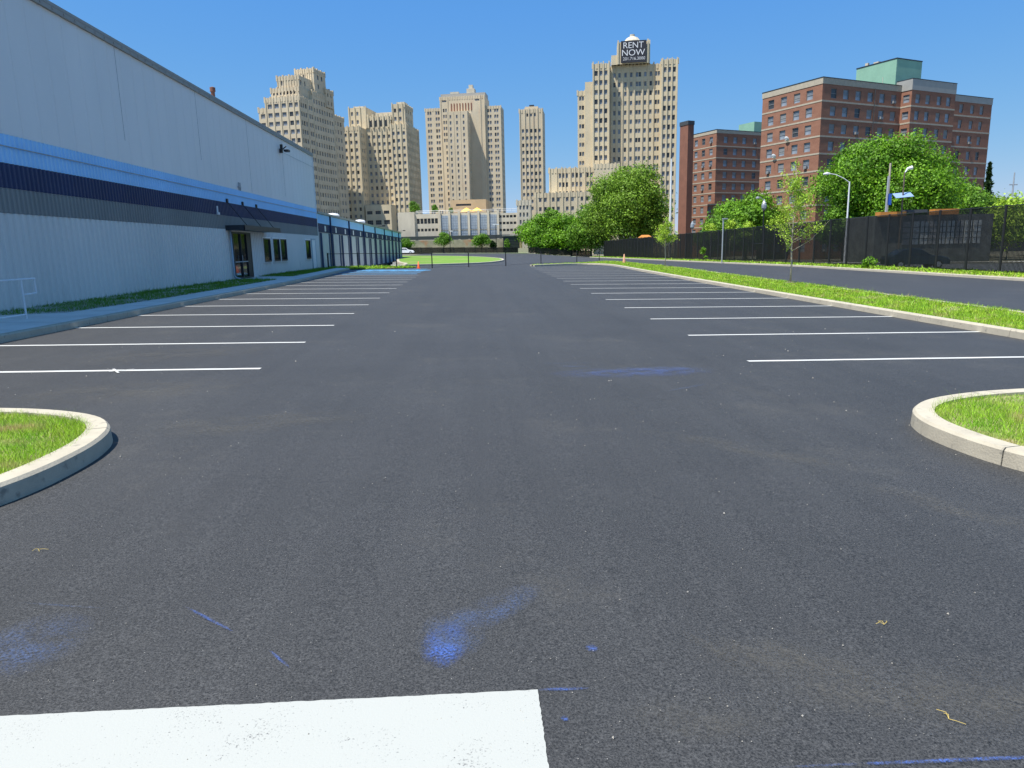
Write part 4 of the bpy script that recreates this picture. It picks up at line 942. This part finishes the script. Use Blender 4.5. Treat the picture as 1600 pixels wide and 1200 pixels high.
# ------------------------------------------------------------------ fences
def fence_run(root,pts,h,bay,slat_w,pitch,rail_bays=()):
    P=resample(pts,bay); n=0
    for i,(a,b) in enumerate(zip(P[:-1],P[1:])):
        d=b-a; L_=d.length; d=d/L_; nrm=Vector((-d.y,d.x)); za=G(a.x,a.y)+.10; zb2=G(b.x,b.y)+.10; mb=MB(); k=int((L_-.08)/pitch)
        for j in range(k):
            s0=.05+j*pitch; q0=a+d*s0; q1=a+d*(s0+slat_w); z=za+(zb2-za)*s0/L_
            A=q0-nrm*.003;B=q1-nrm*.003;C=q1+nrm*.003;D=q0+nrm*.003; base=len(mb.v)
            for q in (A,B,C,D): mb.v.append((q.x,q.y,z+.05))
            for q in (A,B,C,D): mb.v.append((q.x,q.y,z+h-.06))
            for q in ((0,1,5,4),(1,2,6,5),(2,3,7,6),(3,0,4,7)): mb.f.append(tuple(base+v for v in q)); mb.m.append(0)
        mb.build('slat_panel','slat',root)
        mb=MB(); mb.tube([(a.x,a.y,za-.2),(a.x,a.y,za+h+.05)],.08,8); mb.build('post','black',root)
        mb=MB(); mb.tube([(a.x,a.y,za+h-.02),(b.x,b.y,zb2+h-.02)],.035,6,cap=False); 
        if i in rail_bays: mb.tube([(a.x,a.y,za+h*.52),(b.x,b.y,zb2+h*.52)],.035,6,cap=False)
        mb.build('rail','black',root)
    return P
fr=empty('slatted_fence',(0,0,0),label='tall black slatted fence along the right side of the access road',cat='fence')
fence_run(fr,[(31.4,14),(32.6,110),(33.2,184.5)],4.0,3.05,.073,.10,rail_bays=(21,25,44))
fr2=empty('slatted_fence',(0,0,0),label='far stretch of black fence behind the end of the access road',cat='fence')
fence_run(fr2,[(33.6,186),(37,196.0),(40,206)],3.0,3.0,.085,.10)
# low black chain-link fence across the end of the lot
lf=empty('chain_link_fence',(0,0,0),label='low black chain link fence across the end of the parking lot',cat='fence')
posts=[(-11.6,57.3),(-9.6,59.4),(-6.6,60.5),(-3.68,61.3),(-.6,63.6),(2.85,67.3),(7.0,76.4),(11.45,80.6),(14.5,83.5)]
M['mesh']=None
def mesh_mat():
    m=bpy.data.materials.new('chain_link'); m.use_nodes=True; N=m.node_tree.nodes; L=m.node_tree.links; p=N['Principled BSDF']; p.inputs['Base Color'].default_value=(.015,.015,.015,1)
    t_=N.new('ShaderNodeBsdfTransparent'); ms=N.new('ShaderNodeMixShader'); ms.inputs[0].default_value=.07; L.new(t_.outputs[0],ms.inputs[1]); L.new(p.outputs[0],ms.inputs[2]); L.new(ms.outputs[0],N['Material Output'].inputs[0]); return m
M['mesh']=mesh_mat()
for i,(x,y) in enumerate(posts):
    z=G(x,y); mb=MB(); mb.tube([(x,y,z-.1),(x,y,z+1.32)],.045 if i not in (0,) else .06,8); mb.build('post','black',lf)
    if i<len(posts)-1:
        x2,y2=posts[i+1]; z2=G(x2,y2); mb=MB(); 
        if i<3: mb.tube([(x,y,z+1.25),(x2,y2,z2+1.25)],.025,6)
        mb.tube([(x,y,z+.08),(x2,y2,z2+.08)],.008,5); mb.build('rail','black',lf)
        if i<3: mb=MB(); mb.quad((x,y,z+.08),(x2,y2,z2+.08),(x2,y2,z2+1.25),(x,y,z+1.25)); mb.build('wire_mesh','mesh',lf)
ff=empty('low_fence',(0,0,0),label='long low black fence at the far edge behind the lawn',cat='fence')
P_=resample([(-42,200),(33,203)],3.0)
for i,(a,b) in enumerate(zip(P_[:-1],P_[1:])):
    za,zb2=G(a.x,a.y),G(b.x,b.y); mb=MB(); mb.box(a.x,a.x+.1,a.y-.05,a.y+.05,za,za+1.75); mb.build('post','black',ff)
    if i!=18:
        mb=MB(); j=0
        while j*.14<(b-a).length-.1: q=a+(b-a)*(j*.14/(b-a).length); mb.box(q.x+.10,q.x+.225,q.y,q.y+.02,za+.05,za+1.6); j+=1
        mb.box(a.x+.1,b.x,a.y-.03,a.y+.03,za+1.56,za+1.63); mb.build('picket_panel','slat',ff)
    else:
        mb=MB(); mb.box(a.x+.1,b.x,a.y-.03,a.y+.03,za+.1,za+1.4); mb.build('wooden_gate','bark_pale',ff)

# ------------------------------------------------------------------ trees
def tree(name,x,y,h,R,crown0,nleaf,leaf,mat_,seed,label,trunk_r=.22,bark='bark',nblob=26,squash=1.0,cat='tree',group=None,z0=None,lean=(0,0),blobr=(.24,.42),top=.5,loose=.22):
    rng=np.random.default_rng(seed); z0=G(x,y)-.05 if z0 is None else z0
    e=empty(name,(x,y,z0),label=label,cat=cat,group=group)
    H=h-crown0; cz=crown0+H*.5
    cen=[]
    for k in range(nblob):
        th=rng.uniform(0,2*PI); ph=math.acos(rng.uniform(-.75,1)); q=rng.uniform(.35,.72)
        px,py,pz=math.sin(ph)*math.cos(th)*q,math.sin(ph)*math.sin(th)*q,math.cos(ph)*q
        wide=1.0-.35*max(0,pz)*top*2
        cen.append((px*R*wide,py*R*wide,cz+pz*H*.5, rng.uniform(*blobr)*min(R,H*.6)))
    cen=np.array(cen); wts=cen[:,3]**2; wts/=wts.sum(); idx=rng.choice(len(cen),nleaf,p=wts)
    d=rng.normal(size=(nleaf,3)); d/=np.linalg.norm(d,axis=1)[:,None]; d[:,2]=np.abs(d[:,2])*np.where(rng.random(nleaf)<.25,-1,1)
    rad_=cen[idx,3]*(1+rng.normal(0,loose,nleaf))
    # secondary lumpiness
    lump=1+.18*np.sin(d[:,0]*7+idx)*np.sin(d[:,1]*6+idx*2)*np.sin(d[:,2]*5+1)
    c=cen[idx,:3]+d*(rad_*lump)[:,None]*np.array([1,1,.8*squash])
    s=leaf*rng.uniform(.5,1.4,nleaf)
    nrm=d+rng.normal(0,.55,(nleaf,3)); nrm/=np.linalg.norm(nrm,axis=1)[:,None]
    a=np.cross(nrm,rng.normal(size=(nleaf,3))); a/=np.linalg.norm(a,axis=1)[:,None]; b=np.cross(nrm,a)
    V=np.zeros((nleaf,4,3)); s_=s[:,None]
    V[:,0]=c-a*s_*.5; V[:,1]=c+b*s_*.3; V[:,2]=c+a*s_*.5; V[:,3]=c-b*s_*.3
    V[:,:,0]+=lean[0]*V[:,:,2]; V[:,:,1]+=lean[1]*V[:,:,2]
    fast_mesh('crown',V.reshape(-1,3),4,mat_,e)
    mb=MB(); topz=crown0+H*.72; crown0=max(crown0,.8)
    mb.tube([(0,0,0),(rng.uniform(-.05,.05)*R*.5,0,crown0*.6),(lean[0]*crown0,0,crown0+H*.2),(lean[0]*topz,0,topz)],[trunk_r*1.15,trunk_r*.9,trunk_r*.6,trunk_r*.15],8)
    for k in range(min(nblob,16)):
        cx,cy,cz_,_r=cen[k]; zs=crown0*.85+rng.uniform(0,.35)*H; st=Vector((lean[0]*zs,0,zs)); en=Vector((cx+lean[0]*cz_,cy,cz_)); md=(st+en)/2+Vector((0,0,-.06*H))
        mb.tube([st,md,en],[trunk_r*.38,trunk_r*.22,trunk_r*.06],5,cap=False)
    mb.build('trunk',bark,e,smooth=True); return e
tree('maple_tree',40.0,190,25.5,14.2,-2.5,74000,.52,'leaf_olive',11,'large olive green tree below the RENT NOW tower',trunk_r=.5,nblob=80,blobr=(.15,.33))
tree('maple_tree',32.5,200,14.5,7.5,-2.5,22000,.55,'leaf_mid',12,'mid green tree against the left side of the large olive tree',trunk_r=.3)
tree('maple_tree',28,208,12.5,7.2,-2.5,22000,.55,'leaf_bright',13,'bright green rounded tree left of the large olive tree',trunk_r=.3)
tree('maple_tree',19.5,210,12.0,7.0,-2.5,22000,.55,'leaf_bright',14,'leftmost bright green rounded tree beside the gate house',trunk_r=.3)
tree('maple_tree',24.5,221,14.2,3.2,5,7000,.5,'leaf_mid',15,'upper twin crown peeking above the bright rounded trees',trunk_r=.2)
tree('shrub',27.6,205.5,6.0,3.3,.2,7000,.45,'leaf_dark',16,'dark evergreen shrub at the foot of the bright rounded trees',trunk_r=.15,cat='shrub')
tree('maple_tree',43.5,124,8.3,5.6,.0,18000,.42,'leaf_mid',17,'low dense green tree behind the fence below the brick chimney',trunk_r=.25)
tree('maple_tree',49.0,128,11.8,6.8,.0,26000,.45,'leaf_bright',18,'rounded green tree behind the fence in front of the farther brick block',trunk_r=.3)
tree('maple_tree',56.2,98,18.0,10.8,.6,90000,.36,'leaf_bright',19,'biggest bright green tree in front of the nearest brick block',trunk_r=.45,nblob=90,blobr=(.14,.30))
tree('maple_tree',50.3,96,8.0,3.6,.5,12000,.36,'leaf_mid',20,'low green tree at the left foot of the biggest green tree',trunk_r=.2)
tree('maple_tree',73.5,104,12.0,5.4,.0,22000,.38,'leaf_mid',21,'mid green tree at the right side of the biggest green tree',trunk_r=.25)
tree('birch_tree',70.5,92,8.6,3.4,.5,7000,.34,'leaf_yellow',22,'thin pale green tree with twiggy crown above the fence at right',trunk_r=.12,bark='bark_pale',loose=.4)
tree('maple_tree',81.5,100,7.8,5.0,.5,12000,.36,'leaf_bright',23,'low green tree above the fence at the right edge',trunk_r=.2)
tree('maple_tree',92,112,12.8,5,1,14000,.36,'leaf_mid',24,'green tree cut by the right edge of the view',trunk_r=.25)
tree('maple_tree',120,170,14,9,1,10000,.6,'leaf_mid',25,'distant pale green tree low on the skyline at right',trunk_r=.25)
tree('sapling',43.2,112,6.6,1.2,2.2,1500,.26,'leaf_yellow',26,'pale sapling behind the fence right of the white flagpole',trunk_r=.05,bark='bark_pale',loose=.5,nblob=12)
tree('sapling',35.8,108,6.2,1.2,2.2,1500,.26,'leaf_yellow',27,'pale sapling behind the fence just beside the white flagpole',trunk_r=.05,bark='bark_pale',loose=.5,nblob=12)
tree('sapling',39.5,110,6.4,1.2,2.2,1500,.26,'leaf_yellow',28,'pale sapling behind the fence, middle of three',trunk_r=.05,bark='bark_pale',loose=.5,nblob=12)
tree('small_tree',-8.9,207,6.2,2.7,1.6,5000,.35,'leaf_mid',29,'small green tree against the left part of the graffitied wall',trunk_r=.16)
tree('small_tree',2.0,207.5,6.0,2.8,.8,5000,.35,'leaf_mid',30,'small bushy tree against the middle of the graffitied wall',trunk_r=.14)
tree('small_tree',5.2,208.5,4.2,1.2,.2,2500,.32,'leaf_dark',31,'narrow dark tree right of the small bushy tree',trunk_r=.1)
tree('shrub',9.4,211.3,4.6,1.1,.1,2500,.3,'leaf_mid',32,'ivy clad column beside the dark panelled block',trunk_r=.1,cat='shrub')
tree('shrub',-20.0,206,4.6,3.4,.1,5000,.35,'leaf_mid',33,'bushes beyond the corner of the dock wing',trunk_r=.1,cat='shrub')
tree('potted_tree',-20.0,247,5.0,2.2,.1,2500,.35,'leaf_mid',34,'left planter tree on the garage roof',z0=12.6,trunk_r=.08)
tree('potted_tree',-13.0,246,4.0,1.3,.1,1500,.35,'leaf_mid',35,'conical planter tree on the garage roof behind the first screen',z0=12.6,trunk_r=.08)
tree('potted_tree',-7.6,246,2.6,1.0,.1,1000,.3,'leaf_mid',36,'smallest planter shrub on the garage roof',z0=12.6,trunk_r=.05)
tree('small_tree',24.0,232,16,1.8,8,2500,.4,'leaf_mid',37,'slender tree between the stair tower and the tallest tower',trunk_r=.12)
# conifer at right
e=empty('conifer',(81.5,112,G(80,112)),label='dark pointed conifer on the skyline right of the brick block',cat='tree')
rng=np.random.default_rng(5); n=5000; hh=rng.uniform(1,14.5,n); rr_=(14.8-hh)*.17*rng.uniform(.3,1.1,n)*(0.75+.25*np.sin(hh*4)); aa=rng.uniform(0,2*PI,n); c=np.stack([rr_*np.cos(aa),rr_*np.sin(aa),hh-.15*rr_],1)
V=np.zeros((n,3,3)); dd_=rng.normal(size=(n,3))*.16; V[:,0]=c; V[:,1]=c+dd_; V[:,2]=c+np.roll(dd_,1,axis=1); fast_mesh('crown',V.reshape(-1,3),3,'leaf_dark',e)
mb=MB(); mb.tube([(0,0,0),(0,0,14.6)],[.2,.03],6); mb.build('trunk','bark',e)
# young planted trees on the median
def young(x,y,h,R,c0,n,leaf,seed,label,tr):
    rng=np.random.default_rng(seed); z0=G(x,y)+.1; e=empty('young_tree',(x,y,z0),label=label,cat='tree',group='young trees planted on the median')
    mb=MB(); mb.tube([(0,0,-.1),(.02,0,c0*.5),(-.02,.01,c0),(.03,0,h*.8),(.0,0,h*.98)],[tr,tr*.8,tr*.65,tr*.3,.004],8)
    cl=[]
    for k in range(34):
        t_=rng.uniform(0,1); zs=c0*.85+(h-c0)*t_*.8; a=rng.uniform(0,2*PI); L_=R*(1.08-t_*.78)*rng.uniform(.6,1.1); up=rng.uniform(.5,1.25)*L_
        s0=Vector((.01,0,zs)); s1=s0+Vector((math.cos(a)*L_*.5,math.sin(a)*L_*.5,up*.35)); s2=s0+Vector((math.cos(a)*L_,math.sin(a)*L_,up))
        mb.tube([s0,s1,s2],[tr*.28,tr*.18,.003],5,cap=False)
        for j in range(7):
            f_=rng.uniform(.3,1.05); p=s0.lerp(s2,f_); cl.append((p.x+rng.normal(0,.08),p.y+rng.normal(0,.08),p.z+rng.normal(0,.07)))
    for j in range(14): cl.append((rng.normal(0,.08),rng.normal(0,.08),h*rng.uniform(.7,1)))
    mb.build('trunk','bark_pale',e,smooth=True); cl=np.array(cl); idx=rng.integers(0,len(cl),n)
    c=cl[idx]+rng.normal(0,.10,(n,3)); nrm=rng.normal(size=(n,3)); nrm[:,2]+=.6; nrm/=np.linalg.norm(nrm,axis=1)[:,None]; a=np.cross(nrm,rng.normal(size=(n,3))); a/=np.linalg.norm(a,axis=1)[:,None]; b=np.cross(nrm,a); s_=(leaf*rng.uniform(.6,1.3,n))[:,None]
    V=np.zeros((n,4,3)); V[:,0]=c-a*s_*.5; V[:,1]=c+b*s_*.32; V[:,2]=c+a*s_*.5; V[:,3]=c-b*s_*.32; fast_mesh('crown',V.reshape(-1,3),4,'leaf_yellow',e)
    mb=MB(); mb.lathe(0,0,[(.45,.0),(.3,.05),(.1,.09),(.05,.1)],14); mb.build('mulch','bark',e)
young(14.06,31.3,5.25,1.35,1.6,5200,.075,41,'young tree with yellow green leaves on the median, nearer of two',.05)
young(15.5,58.0,4.0,1.0,1.7,3200,.10,42,'smaller young tree farther along the median near its end',.045)
# little weed plants on the verge
for k,(x,y,lab) in enumerate(((29.2,52,'leafy weed at the fence foot in front of the dark car'),(29.6,92,'tall weed at the fence foot beside the farther young tree'))):
    tree('weed',x,y,1.0 if k==0 else 2.0,.6,.0,500,.16,'leaf_bright',60+k,lab,trunk_r=.02,cat='plant',nblob=8)

# ------------------------------------------------------------------ poles, lamps, cones, car
def P3(x,y): return G(x,y)
e=empty('flagpole',(38.3,140,G(38.3,140)),label='tall white tapered pole rising in front of the large olive tree',cat='pole')
mb=MB(); mb.tube([(0,0,0),(0,0,19.0)],[.26,.14],10); mb.build('shaft','white_metal',e); mb=MB(); mb.tube([(0,0,19.0),(0,0,19.5),(0,0,22)],[.18,.12,.04],8); mb.build('tip','dark_trim',e)
def cobra(x,y,h,arm,label,m='white_metal'):
    e=empty('street_lamp',(x,y,G(x,y)),label=label,cat='street lamp',group='curved arm street lamps behind the fence')
    mb=MB(); mb.tube([(0,0,0),(0,0,h)],[.11,.07],8); mb.build('pole',m,e)
    mb=MB(); mb.tube([(0,0,h-.1),(-arm*.25,0,h+.35),(-arm*.6,0,h+.75),(-arm*.85,0,h+.85)],.04,6); mb.build('arm',m,e)
    mb=MB(); mb.tube([(-arm*.82,0,h+.86),(-arm*.95,0,h+.86),(-arm*1.1,0,h+.82)],[.06,.15,.08],8); mb.build('lamp_head',m,e)
cobra(39.5,75,8.5,2.6,'white curved arm street lamp rising behind the fence, nearer of two')
cobra(53.3,95,8.0,1.5,'small white curved arm street lamp in front of the biggest tree')
for (x,y,h,lab,bn) in ((49.6,85,11.6,'taller wooden utility pole in front of the biggest tree',0),(48.9,84,10.0,'shorter utility pole carrying a blue banner',1)):
    e=empty('utility_pole',(x,y,G(x,y)),label=lab,cat='pole'); mb=MB(); mb.tube([(0,0,0),(0,0,h)],[.16,.11],8); mb.build('shaft','galv' if bn else 'bark_pale',e)
    if bn: mb=MB(); mb.box(.14,.56,-.02,.02,6.7,8.0); mb.build('banner','banner',e)
e=empty('solar_lamp',(48.4,80,G(48.4,80)),label='brown lamp post with a tilted solar panel above the fence',cat='street lamp')
mb=MB(); mb.tube([(0,0,0),(0,0,10.0)],.08,8); mb.build('pole','bark',e); mb=MB(); mb.tube([(0,0,9.9),(.3,0,10.4),(.8,0,10.5)],[.05,.12,.22],8); mb.build('lamp_head','white_metal',e)
mb=MB(); mb.quad((-1.0,-.4,7.2),(1.0,-.5,7.35),(1.1,.5,7.9),(-.9,.6,7.75)); mb.quad((-1.0,-.4,7.16),(-.9,.6,7.71),(1.1,.5,7.86),(1.0,-.5,7.31)); mb.build('solar_panel','solar',e)
e=empty('ornate_lamp',(33.7,83,G(33.7,83)),label='black lantern lamp post left of the nearer young tree',cat='street lamp')
mb=MB(); mb.tube([(0,0,0),(0,0,5.9)],[.09,.06],8); mb.lathe(0,0,[(.06,5.9),(.22,6.0),(.1,6.1)],10); mb.build('pole','black',e)
mb=MB(); mb.lathe(0,0,[(.14,6.1),(.28,6.3),(.30,6.6),(.22,6.8)],10); mb.build('lantern','lampglass',e); mb=MB(); mb.lathe(0,0,[(.26,6.8),(.12,7.05),(.03,7.3)],10); mb.tube([(0,0,7.0),(-.4,0,7.5),(-.75,0,7.55)],.03,5); mb.lathe(-.8,0,[(.05,7.6),(.22,7.5),(.2,7.35)],8); mb.build('cap','galv',e)
e=empty('ornate_lamp',(36.0,118,G(36,118)),label='small grey lantern lamp between the flagpole and the chimney',cat='street lamp')
mb=MB(); mb.tube([(0,0,0),(0,0,5.0)],.07,6); mb.build('pole','galv',e); mb=MB(); mb.lathe(0,0,[(.12,5.0),(.34,5.3),(.3,5.8),(.05,6.3)],10); mb.build('lantern','lampglass',e)
e=empty('square_lamp_post',(27.9,80,G(27.9,80)),label='short grey post with a square lamp head standing before the fence',cat='street lamp')
mb=MB(); mb.tube([(0,0,0),(0,0,4.9)],.075,8); mb.build('pole','galv',e); mb=MB(); mb.box(-.1,.45,-.12,.12,4.88,5.0); mb.build('lamp_head','galv',e)
for (x,y,h,two,lab) in ((-7.0,205,6.2,0,'thin dark lamp pole before the left part of the graffitied wall'),(6.1,205,8.0,1,'thin dark pole with two lamp heads before the retaining wall')):
    e=empty('lamp_pole',(x,y,G(x,y)),label=lab,cat='street lamp'); mb=MB(); mb.tube([(0,0,0),(0,0,h)],.09,6); mb.build('pole','black',e)
    mb=MB(); mb.box(.05,.9,-.2,.2,h-.15,h+.1)
    if two: mb.box(-.9,-.05,-.2,.2,h-.15,h+.1)
    mb.build('lamp_head','white_metal',e)
e=empty('radio_mast',(153,200,0),label='thin pale mast on the skyline at the right edge',cat='mast'); mb=MB(); mb.tube([(0,0,0),(0,0,19)],[.4,.15],6); mb.box(-1.2,1.2,-.1,.1,15.5,15.8); mb.build('shaft','galv',e)
e=empty('flat_roof_house',(118,160,0),label='grey flat roofed building low on the skyline at the right edge',cat='building'); mb=MB(); mb.box(0,30,0,10,-2,9.5); mb.build('wall','vdark',e); mb=MB(); mb.box(-.3,30.3,-.3,10.3,9.5,10.0); mb.build('roof','flash',e)
def cone(x,y,h,lab,zo,col='cone'):
    e=empty('traffic_cone',(x,y,G(x,y)+zo),label=lab,cat='traffic cone')
    s_=h/.75; mb=MB(); mb.box(-.2*s_,.2*s_,-.2*s_,.2*s_,0,.04); mb.build('base',col,e)
    mb=MB(); mb.lathe(0,0,[(.14*s_,.04),(.035*s_,h)],14); mb.build('body',col,e,smooth=True)
    mb=MB(); mb.lathe(0,0,[(.105*s_,.32*h),(.08*s_,.55*h)],14); mb.f=mb.f[:-1];mb.m=mb.m[:-1]; mb.build('reflective_collar','white_metal',e)
cone(-4.75,60.2,.58,'orange traffic cone beside the low chain link fence',.0)
cone(15.0,71.8,.9,'faded orange cone with pale tip at the end of the median',.12,'cone_faded')
# dark car behind the fence
def car(x,y,rz,label,pm='car'):
    e=empty('parked_car',(x,y,G(x,y)-.05),rz,label=label,cat='car')
    L2=2.4; prof=[(-2.35,.35),(-2.4,.75),(-2.3,1.0),(-1.75,1.08),(-1.1,1.12),(.75,1.08),(1.7,.98),(2.25,.82),(2.4,.6),(2.36,.32)]
    roof=[(-1.95,1.07),(-1.35,1.52),(-.6,1.64),(.1,1.60),(.95,1.07)]
    mb=MB()
    def loft(pr,w0,w1f):
        n=len(pr); ys=[-1,1]; base=len(mb.v)
        for s_ in (-1,-.86,.86,1):
            for (px,pz) in pr:
                k=(pz-pr[0][1]); hh=max(q[1] for q in pr)-pr[0][1]; ww=w0*(1-w1f*max(0,k)/hh)
                ins=0 if abs(s_)<1 else .05
                mb.v.append((px*(1-ins*.4),s_*ww,pz-(ins if k>hh*.5 else 0)))
        for j in range(3):
            for i in range(n-1): a=base+j*n+i; mb.f.append((a,a+1,a+n+1,a+n)); mb.m.append(0)
            a=base+j*n; mb.f.append((a+n-1,a,a+n,a+2*n-1)); mb.m.append(0)
        mb.f.append(tuple(base+i for i in range(n))); mb.m.append(0); mb.f.append(tuple(base+3*n+i for i in range(n))[::-1]); mb.m.append(0)
    loft(prof,.92,.06); mb.build('body',pm,e,smooth=False)
    mb=MB(); loft(roof,.84,.22); mb.build('cabin',pm,e)
    mb=MB()
    for s_ in (-1,1):
        q=[(-1.7,.80,1.12),(-1.2,.735,1.44),(-.25,.72,1.50),(-.25,.80,1.12)]; mb.poly([(a,s_*(b+.035),c) for a,b,c in q]); q=[(-.18,.80,1.12),(-.18,.72,1.50),(.12,.72,1.50),(.78,.81,1.12)]; mb.poly([(a,s_*(b+.035),c) for a,b,c in q])
    mb.build('side_windows','glass',e)
    for wx in (-1.45,1.45):
        for s_ in (-1,1):
            mb=MB(); mb.tube([(wx,s_*.70,.33),(wx,s_*.93,.33)],.34,18); wh_=mb.build('wheel','tyre',e); mb=MB(); mb.tube([(wx,s_*.92,.33),(wx,s_*.945,.33)],.21,14); mb.build('rim','galv',wh_)
    for s_ in (-1,1):
        mb=MB(); mb.box(2.2,2.34,s_*.62-.18,s_*.62+.18,.66,.80); mb.build('headlight','lampglass',e)
    return e
car(35.9,57,rad(-8),'dark blue car parked behind the right part of the black fence')
# straw bits on the asphalt
rnd=random.Random(4); 
for (x,y,lab) in ((1.86,2.95,'forked yellow straw sprig on the asphalt at right'),(-2.62,4.05,'short yellow straw on the asphalt near the left edge'),(1.72,2.28,'pale curved straw above the blue chalk line')):
    mb=MB()
    for k in range(3):
        a=rnd.uniform(0,2*PI); l=rnd.uniform(.03,.06); mb.tube([(0,0,.004),(math.cos(a)*l*.5,math.sin(a)*l*.5,.012),(math.cos(a+.4)*l,math.sin(a+.4)*l,.004)],.0011,5)
    o=mb.build('straw','straw'); o.location=(x,y,G(x,y)+.002); tag(o,lab,'straw')

car(-19.0,197.6,0,'white car parked at the far edge beside the corner of the dock wing','white_metal')
e=empty('orange_roof_house',(36.8,152,G(36.8,152)),rad(8),label='small house with an orange roof glimpsed beneath the large olive tree',cat='house')
mb=MB(); mb.box(-1.0,1.0,0,3,-.5,4.2); mb.build('wall','cream',e)
mb=MB(); mb.poly([(-1.25,-.3,4.2),(1.25,-.3,4.2),(.8,1.5,4.9),(-.8,1.5,4.9)]); mb.poly([(1.25,-.3,4.2),(1.25,3.3,4.2),(.8,1.5,4.9)]); mb.poly([(-1.25,3.3,4.2),(-1.25,-.3,4.2),(-.8,1.5,4.9)]); mb.poly([(1.25,3.3,4.2),(-1.25,3.3,4.2),(-.8,1.5,4.9),(.8,1.5,4.9)]); mb.build('roof','orange',e)
